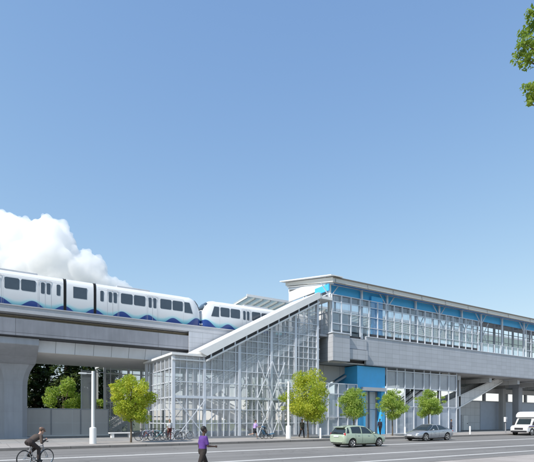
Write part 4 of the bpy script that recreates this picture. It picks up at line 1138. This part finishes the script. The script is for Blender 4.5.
def make_car(name, label, cat, body, P):
    r = thing(name, label, cat)
    W = P['W']/2; low = P['low']; gh = P['gh']; L0, L1 = low[0][0], low[-1][0]
    # lower shell stations: (x, z_bottom, z_belt, width factor, crown)
    def ring(x):
        zb, zt, wf, cr_ = (lerp_tab(low, x, j) for j in (1,2,3,4)); w_ = W*wf
        half = [(w_*.80, zb), (w_*.94, zb+.07), (w_*.985, zb+(zt-zb)*.32), (w_, zb+(zt-zb)*.55), (w_*.985, zb+(zt-zb)*.80), (w_*.955, zt-.05*(zt-zb)), (w_*.90, zt), (w_*.6, zt+cr_*.7), (w_*.25, zt+cr_)]
        pts = half+[(-y, z) for y, z in reversed(half)]
        return [Vector((x, y, z)) for y, z in pts]
    n = 46; xs = [L0+(L1-L0)*(.5-.5*math.cos(math.pi*i/n)) for i in range(n+1)]
    sh = MB(); sh.loft([ring(x) for x in xs]); b = sh.build('body', body, r, smooth=True)
    cut = MB()
    for x in P['axles']:
        for s in (1,-1): cut.disc((x, s*(W-.06), P['rr']+.01), P['rr']+.055, (0,1,0), .46, 32)
    boolean_cut(b, cut)
    # greenhouse: (x, z_belt, z_roof, w_belt, w_roof)
    G0, G1 = gh[0][0], gh[-1][0]
    def gs_(x): return tuple(lerp_tab(gh, x, j) for j in (1,2,3,4))
    def gring(x, e=0.0):
        zb, zt, wb, wt = gs_(x); wb *= W; wt *= W; dz = max(0, zt-zb)
        half = [(wb+e, zb-.03), (wb+e, zb), (wb+(wt-wb)*.5+e*1.1+.012, zb+dz*.5), (wt+e, zb+dz*.86), (wt-.05, zb+dz*.955+e), (wt*.72, zb+dz*.99+e), (wt*.3, zb+dz+e)]
        return [Vector((x, y, z)) for y, z in half+[(-y, z) for y, z in reversed(half)]]
    gxs = [G0+(G1-G0)*i/30 for i in range(31)]
    g_ = MB(); g_.loft([gring(x) for x in gxs]); g_.build('windows', MT['carglass'], b, smooth=True)
    # roof skin
    rx0, rx1 = P['roof']; rs_ = []
    for i in range(17):
        x = rx0+(rx1-rx0)*i/16; rg = gring(x, .010); rs_.append(rg[3:11])
    rm = MB(); rm.loft(rs_, False, False); o = rm.build('roof', body, b, smooth=True, fix=False)
    so = o.modifiers.new('s', 'SOLIDIFY'); so.thickness = .02; so.offset = 0
    def side(x, f, s):
        rg = gring(x, .008); i0 = 1; pts = [rg[1], rg[2], rg[3]]
        v = pts[0].lerp(pts[1], f*2) if f < .5 else pts[1].lerp(pts[2], (f-.5)*2)
        return Vector((x, s*v.y, v.z))
    for xa, xb, w_ in P['pillars']:
        for s in (1,-1):
            q = MB(); prev = None
            pts = [side(xa+(xb-xa)*f, f, s) for f in (0,.25,.5,.75,1)]
            for a, c in zip(pts, pts[1:]): q.beam(a, c, .03, w_, (0,1,0)) if False else q.add([a+Vector((-w_/2,s*.006,0)), a+Vector((w_/2,s*.006,0)), c+Vector((w_/2,s*.006,0)), c+Vector((-w_/2,s*.006,0))], [(0,1,2,3)])
            o = q.build('pillar', body, b, fix=False); so = o.modifiers.new('s', 'SOLIDIFY'); so.thickness = .02; so.offset = 0
    # screen side strips at front/rear pillar ends
    for x in P['axles']:
        for s in (1,-1): wheel(r, x, s*(W-.125), P['rr'], s)
    # door seams + handles
    for x in P['seams']:
        for s in (1,-1):
            rg = ring(x); pts = [rg[1], rg[2], rg[3], rg[4], rg[5]]
            MB().tube([Vector((x, s*(v.y+.001), v.z)) for v in pts], .006, 4).build('door_seam', MT['dark'], b)
    for x in P['handles']:
        for s in (1,-1):
            v = ring(x)[4]; MB().box(x-.09, x+.09, s*v.y-.02, s*v.y+.02, v.z-.01, v.z+.02).build('door_handle', body if name != 'hatchback' else MT['chrome'], b, bevel=.006)
    for s in (1,-1):
        x, z = P['mirror']; m_ = MB(); m_.ell((x, s*(W+.10), z), .06, .09, .065); m_.box(x-.02, x+.02, min(s*(W-.08), s*(W+.06)), max(s*(W-.08), s*(W+.06)), z-.05, z-.02); m_.build('wing_mirror', body, b, smooth=True)
    zb0, zt0 = lerp_tab(low, L0+.05, 1), lerp_tab(low, L0+.05, 2)
    # dark underside / sill
    MB().box(L0+.25, L1-.25, -W*.78, W*.78, lerp_tab(low, 0, 1)-.05, lerp_tab(low, 0, 1)+.01).build('underbody', MT['rubber'], b)
    return r, b, ring
hb_paint = M('pale_green_car_paint', (.42,.50,.38), .28, .15, var=.02, coat=.6)
hatch = dict(W=1.74, rr=.31, axles=(-1.28, 1.27),
    low=[(-2.05,.36,.80,.80,.01),(-1.98,.28,.92,.90,.01),(-1.85,.24,.98,.965,.01),(-1.4,.22,.98,1,.01),(0,.21,.95,1,.01),(.9,.21,.92,1,.02),(1.3,.22,.88,.985,.05),(1.75,.24,.78,.94,.05),(1.95,.27,.66,.86,.04),(2.05,.34,.56,.72,.02)],
    gh=[(-1.99,.93,.95,.80,.76),(-1.86,.95,1.20,.85,.70),(-1.62,.965,1.42,.88,.66),(-1.15,.965,1.50,.90,.67),(-.5,.955,1.52,.91,.69),(.0,.945,1.475,.91,.69),(.45,.94,1.33,.91,.71),(.9,.92,1.10,.90,.77),(1.32,.885,.90,.88,.84)],
    roof=(-1.72,.12), pillars=((-1.86,-1.66,.12),(-1.42,-1.40,.20),(-.42,-.40,.06),(.62,.28,.05),(1.22,.14,.06)), seams=(-1.02,-.40,.75), handles=(-.75,.2), mirror=(.62,1.0))
hc, hbody, hring = make_car('hatchback', 'pale green hatchback driving right along the street, rear towards us', 'car', hb_paint, hatch)
for s in (1,-1):
    MB().ell((-1.90, s*.715, .88), .085, .085, .15).build('tail_light', MT['red'], hbody, smooth=True)
    MB().ell((1.80, s*.66, .66), .17, .13, .09).build('headlight', MT['lampglass'], hbody, smooth=True)
MB().box(-2.085,-2.06,-.26,.26,.72,.83).build('number_plate', MT['plate'], hbody, bevel=.01)
MB().box(-2.075,-1.95,-.55,.55,.30,.345).build('rear_bumper', MT['rubber'], hbody, bevel=.015)
MB().prism([(-1.90,1.40),(-1.55,1.445),(-1.55,1.475),(-1.88,1.43)], 'Y', -.52, .52).build('roof_spoiler', hb_paint, hbody)
MB().beam((-2.03,-.02,1.02),(-1.98,.38,1.06), .02).build('wiper', MT['dark'], hbody)
place(hc, 22.0, 23.6, 0, R(0), .95)
sd_paint = M('silver_car_paint', (.40,.42,.45), .25, .55, var=.02, coat=.7)
sedan = dict(W=1.88, rr=.34, axles=(-1.42, 1.42),
    low=[(-2.42,.42,.84,.74,.01),(-2.32,.34,.93,.86,.01),(-2.05,.26,.97,.95,.015),(-1.4,.22,.97,1,.02),(0,.20,.92,1,.01),(.9,.20,.90,1,.03),(1.4,.21,.84,.985,.06),(1.9,.23,.74,.94,.06),(2.25,.27,.62,.84,.04),(2.42,.34,.52,.66,.02)],
    gh=[(-2.12,.95,.97,.74,.72),(-1.6,.965,1.17,.82,.66),(-1.1,.96,1.34,.86,.64),(-.4,.94,1.43,.88,.66),(.15,.93,1.41,.885,.67),(.6,.92,1.24,.89,.72),(1.15,.895,.93,.86,.80)],
    roof=(-.95,.18), pillars=((-1.75,-.95,.10),(-.3,-.28,.07),(1.08,.20,.06)), seams=(-1.05,-.27,.78), handles=(-.78,.22), mirror=(.62,.97))
sc, sbody, sring = make_car('sedan', 'silver grey sedan facing left in the lane near the kerb', 'car', sd_paint, sedan)
for s in (1,-1):
    MB().ell((2.18, s*.66, .62), .18, .14, .06).build('headlight', MT['lampglass'], sbody, smooth=True)
    MB().ell((-2.30, s*.68, .84), .08, .17, .06).build('tail_light', MT['red'], sbody, smooth=True)
MB().box(2.30,2.44,-.5,.5,.30,.40).build('grille', MT['rubber'], sbody, bevel=.02)
MB().box(2.42,2.455,-.24,.24,.45,.55).build('number_plate', MT['plate'], sbody, bevel=.005)
place(sc, 33.7, 27.2, 0, R(180))
# shuttle bus
bus = thing('shuttle_bus', 'white shuttle bus with purple and yellow stripe entering at the right', 'bus')
bw = 1.08
WH = M('white_bus_paint', (.78,.78,.78), .35, var=.03, coat=.3); PUR = M('purple_stripe', (.10,.05,.30), .4); YEL = M('yellow_stripe', (.65,.42,.06), .4)
bd = MB().prism([(-3.6,.42),(1.0,.42),(1.0,1.75),(1.18,1.98),(1.75,2.12),(1.72,2.42),(1.35,2.70),(.9,2.78),(-3.6,2.78)], 'Y', -bw, bw).build('box_body', WH, bus, bevel=.07)
cab = MB().prism([(1.003,.42),(2.95,.42),(3.02,.62),(3.0,.95),(2.75,1.12),(2.12,1.22),(1.60,1.97),(1.2,1.97),(1.003,1.78)], 'Y', -bw+.08, bw-.08).build('cab', WH, bus, bevel=.06)
MB().add([(2.10,-.82,1.27),(2.10,.82,1.27),(1.64,.74,1.94),(1.64,-.74,1.94)], [(0,1,2,3)]).build('windscreen', MT['carglass'], cab, fix=False).modifiers.new('s','SOLIDIFY').thickness = .04
for s in (1,-1):
    y = s*(bw-.08)
    MB().prism([(1.12,1.2),(2.0,1.2),(1.58,1.88),(1.12,1.88)], 'Y', y-.012, y+.012).build('cab_window', MT['carglass'], cab)
    MB().ell((2.95, s*.74, .86), .06, .14, .10).build('headlight', MT['lampglass'], cab, smooth=True)
    MB().box(1.9,2.0,min(s*(bw-.05),s*(bw+.2)),max(s*(bw-.05),s*(bw+.2)),1.25,1.55).build('wing_mirror', MT['dark'], cab, bevel=.02)
    y = s*bw
    for k in range(4):
        x = -3.3+k*1.02; MB().box(x, x+.92, y-.012, y+.012, 1.62, 2.34).build('window', MT['carglass'], bd, bevel=.004)
    MB().box(-3.58, .96, y-.008, y+.008, 1.16, 1.36).build('stripe', PUR, bd); MB().box(-3.58, .96, y-.008, y+.008, 1.06, 1.15).build('stripe', YEL, bd)
    yc = s*(bw-.08); MB().box(1.05, 2.72, yc-.007, yc+.007, 1.0, 1.1).build('stripe', PUR, cab); MB().box(1.05, 2.72, yc-.007, yc+.007, .92, .98).build('stripe', YEL, cab)
    for x in (2.05, -2.1):
        wheel(bus, x, s*(bw-.16), .39, s); MB().ring((x, s*(bw-.085), .40), (0,1,0), .43, .045, 28, 6).build('wheel_arch', MT['rubber'], bus)
MB().box(2.96, 3.1, -.9, .9, .36, .56).build('bumper', MT['dark'], cab, bevel=.03)
MB().box(3.0, 3.03, -.5, .5, .66, .9).build('grille', MT['dark'], cab)
place(bus, at(512, 430, 29.0).x+6.0, 29.95, 0, R(180))

# ------------------------------------------------------------------ cloud
def cloud():
    r = random.Random(3); mb = MB(); D = 1500
    core = [(-14,252,34),(6,245,28),(10,228,13),(0,224,14),(26,250,25),(22,240,12),(36,241,15),(46,236,17),(56,236,15),(62,246,16),(50,258,26),(68,258,14),(72,268,17),(88,264,12),(94,268,12),(84,276,16),(98,280,10),(106,284,9),(114,284,7),(122,287,6.5),(129,291,5),(60,280,24),(30,280,28),(0,280,34),(-40,250,40),(-40,285,40),(100,292,10),(-70,262,36)]
    k = D/F
    blobs = []
    for x, y, rr in core:
        blobs.append((x, y, rr, r.uniform(-.3, .3)*rr))
        for _ in range(int(7+rr*.9)):
            a = r.uniform(0, 6.28); q = rr*r.uniform(.72, .98); s = rr*r.uniform(.14, .34)
            blobs.append((x+q*math.cos(a), y-q*math.sin(a), s, -rr*r.uniform(0, .7)))
    for x, y, rr, dz in blobs:
        c = far(x, y, D); c += Vector((CA, SA, 0))*dz*k
        mb.ell(c, rr*k, rr*k, rr*k, 12, 8)
    rm = remesh(mb, 3.2, 3)
    o = rm.build('cumulus_cloud', cloudmat(), origin=far(40, 260, D), smooth=True)
    tx = bpy.data.textures.new('cloud_lumps', 'CLOUDS'); tx.noise_scale = 26; tx.noise_depth = 4
    dm = o.modifiers.new('d', 'DISPLACE'); dm.texture = tx; dm.strength = 22; dm.mid_level = .5; dm.texture_coords = 'LOCAL'
    o['label'] = 'white cumulus cloud piled up above the train at the left'; o['category'] = 'cloud'; o['kind'] = 'structure'
def cloudmat():
    m, nt, out = newmat('cloud_vapour')
    v = N(nt, 'ShaderNodeVolumePrincipled'); v.inputs['Color'].default_value = (1,1,1,1)
    v.inputs['Density'].default_value = .04; v.inputs['Anisotropy'].default_value = .0
    L(nt, v.outputs[0], out.inputs['Volume'])
    return m
cloud()

# ------------------------------------------------------------------ light, sky, camera
SUN = Vector((-.86, -.22, .92)).normalized()          # towards the sun
el = math.asin(SUN.z)
sun = bpy.data.lights.new('sun', 'SUN'); sun.energy = 2.5; sun.angle = R(.5); sun.color = (1, .955, .89)
so = bpy.data.objects.new('sun', sun); COL.objects.link(so); so.rotation_euler = SUN.to_track_quat('Z', 'Y').to_euler(); so.location = (0, 0, 80)
wd = bpy.data.worlds.new('World'); S.world = wd; wd.use_nodes = True; nt = wd.node_tree; nt.nodes.clear()
sky = nt.nodes.new('ShaderNodeTexSky'); sky.sky_type = 'NISHITA'; sky.sun_disc = False
sky.sun_elevation = el; sky.sun_rotation = math.atan2(SUN.x, SUN.y)
sky.altitude = 0; sky.air_density = 1.0; sky.dust_density = .15; sky.ozone_density = 4.5
bg = nt.nodes.new('ShaderNodeBackground'); bg.inputs['Strength'].default_value = .15
wo = nt.nodes.new('ShaderNodeOutputWorld'); # gentle shoulder per channel: the photographed sky is flatter from zenith to horizon than the raw model
sx = nt.nodes.new('ShaderNodeSeparateColor'); cx_ = nt.nodes.new('ShaderNodeCombineColor'); nt.links.new(sky.outputs[0], sx.inputs[0])
for ci, (a_, b_) in enumerate(((1.12, .90), (1.26, 1.16), (1.80, 1.95))):
    nt.links.new(mth(nt, 'DIVIDE', mth(nt, 'MULTIPLY', sx.outputs[ci], a_), mth(nt, 'MULTIPLY_ADD', sx.outputs[ci], b_*.227, 1.0)), cx_.inputs[ci])
nt.links.new(cx_.outputs[0], bg.inputs[0]); nt.links.new(bg.outputs[0], wo.inputs[0])
cam = bpy.data.cameras.new('camera'); co = bpy.data.objects.new('camera', cam); COL.objects.link(co); S.camera = co
co.location = (0, 0, H); co.rotation_euler = (R(90), 0, -math.atan2(CA, SA))
cam.sensor_fit = 'HORIZONTAL'; cam.sensor_width = 36; cam.lens = 36*F/534; cam.shift_y = (HOR-231)/534; cam.clip_end = 6000; cam.clip_start = .1
vs = S.view_settings; vs.view_transform = 'Standard'; vs.look = 'None'; vs.gamma = 1; vs.use_curve_mapping = False; vs.exposure = 1.06
S.cycles.max_bounces = 64; S.cycles.volume_bounces = 64; S.cycles.diffuse_bounces = 4; S.cycles.transparent_max_bounces = 24; S.cycles.caustics_reflective = False; S.cycles.caustics_refractive = False
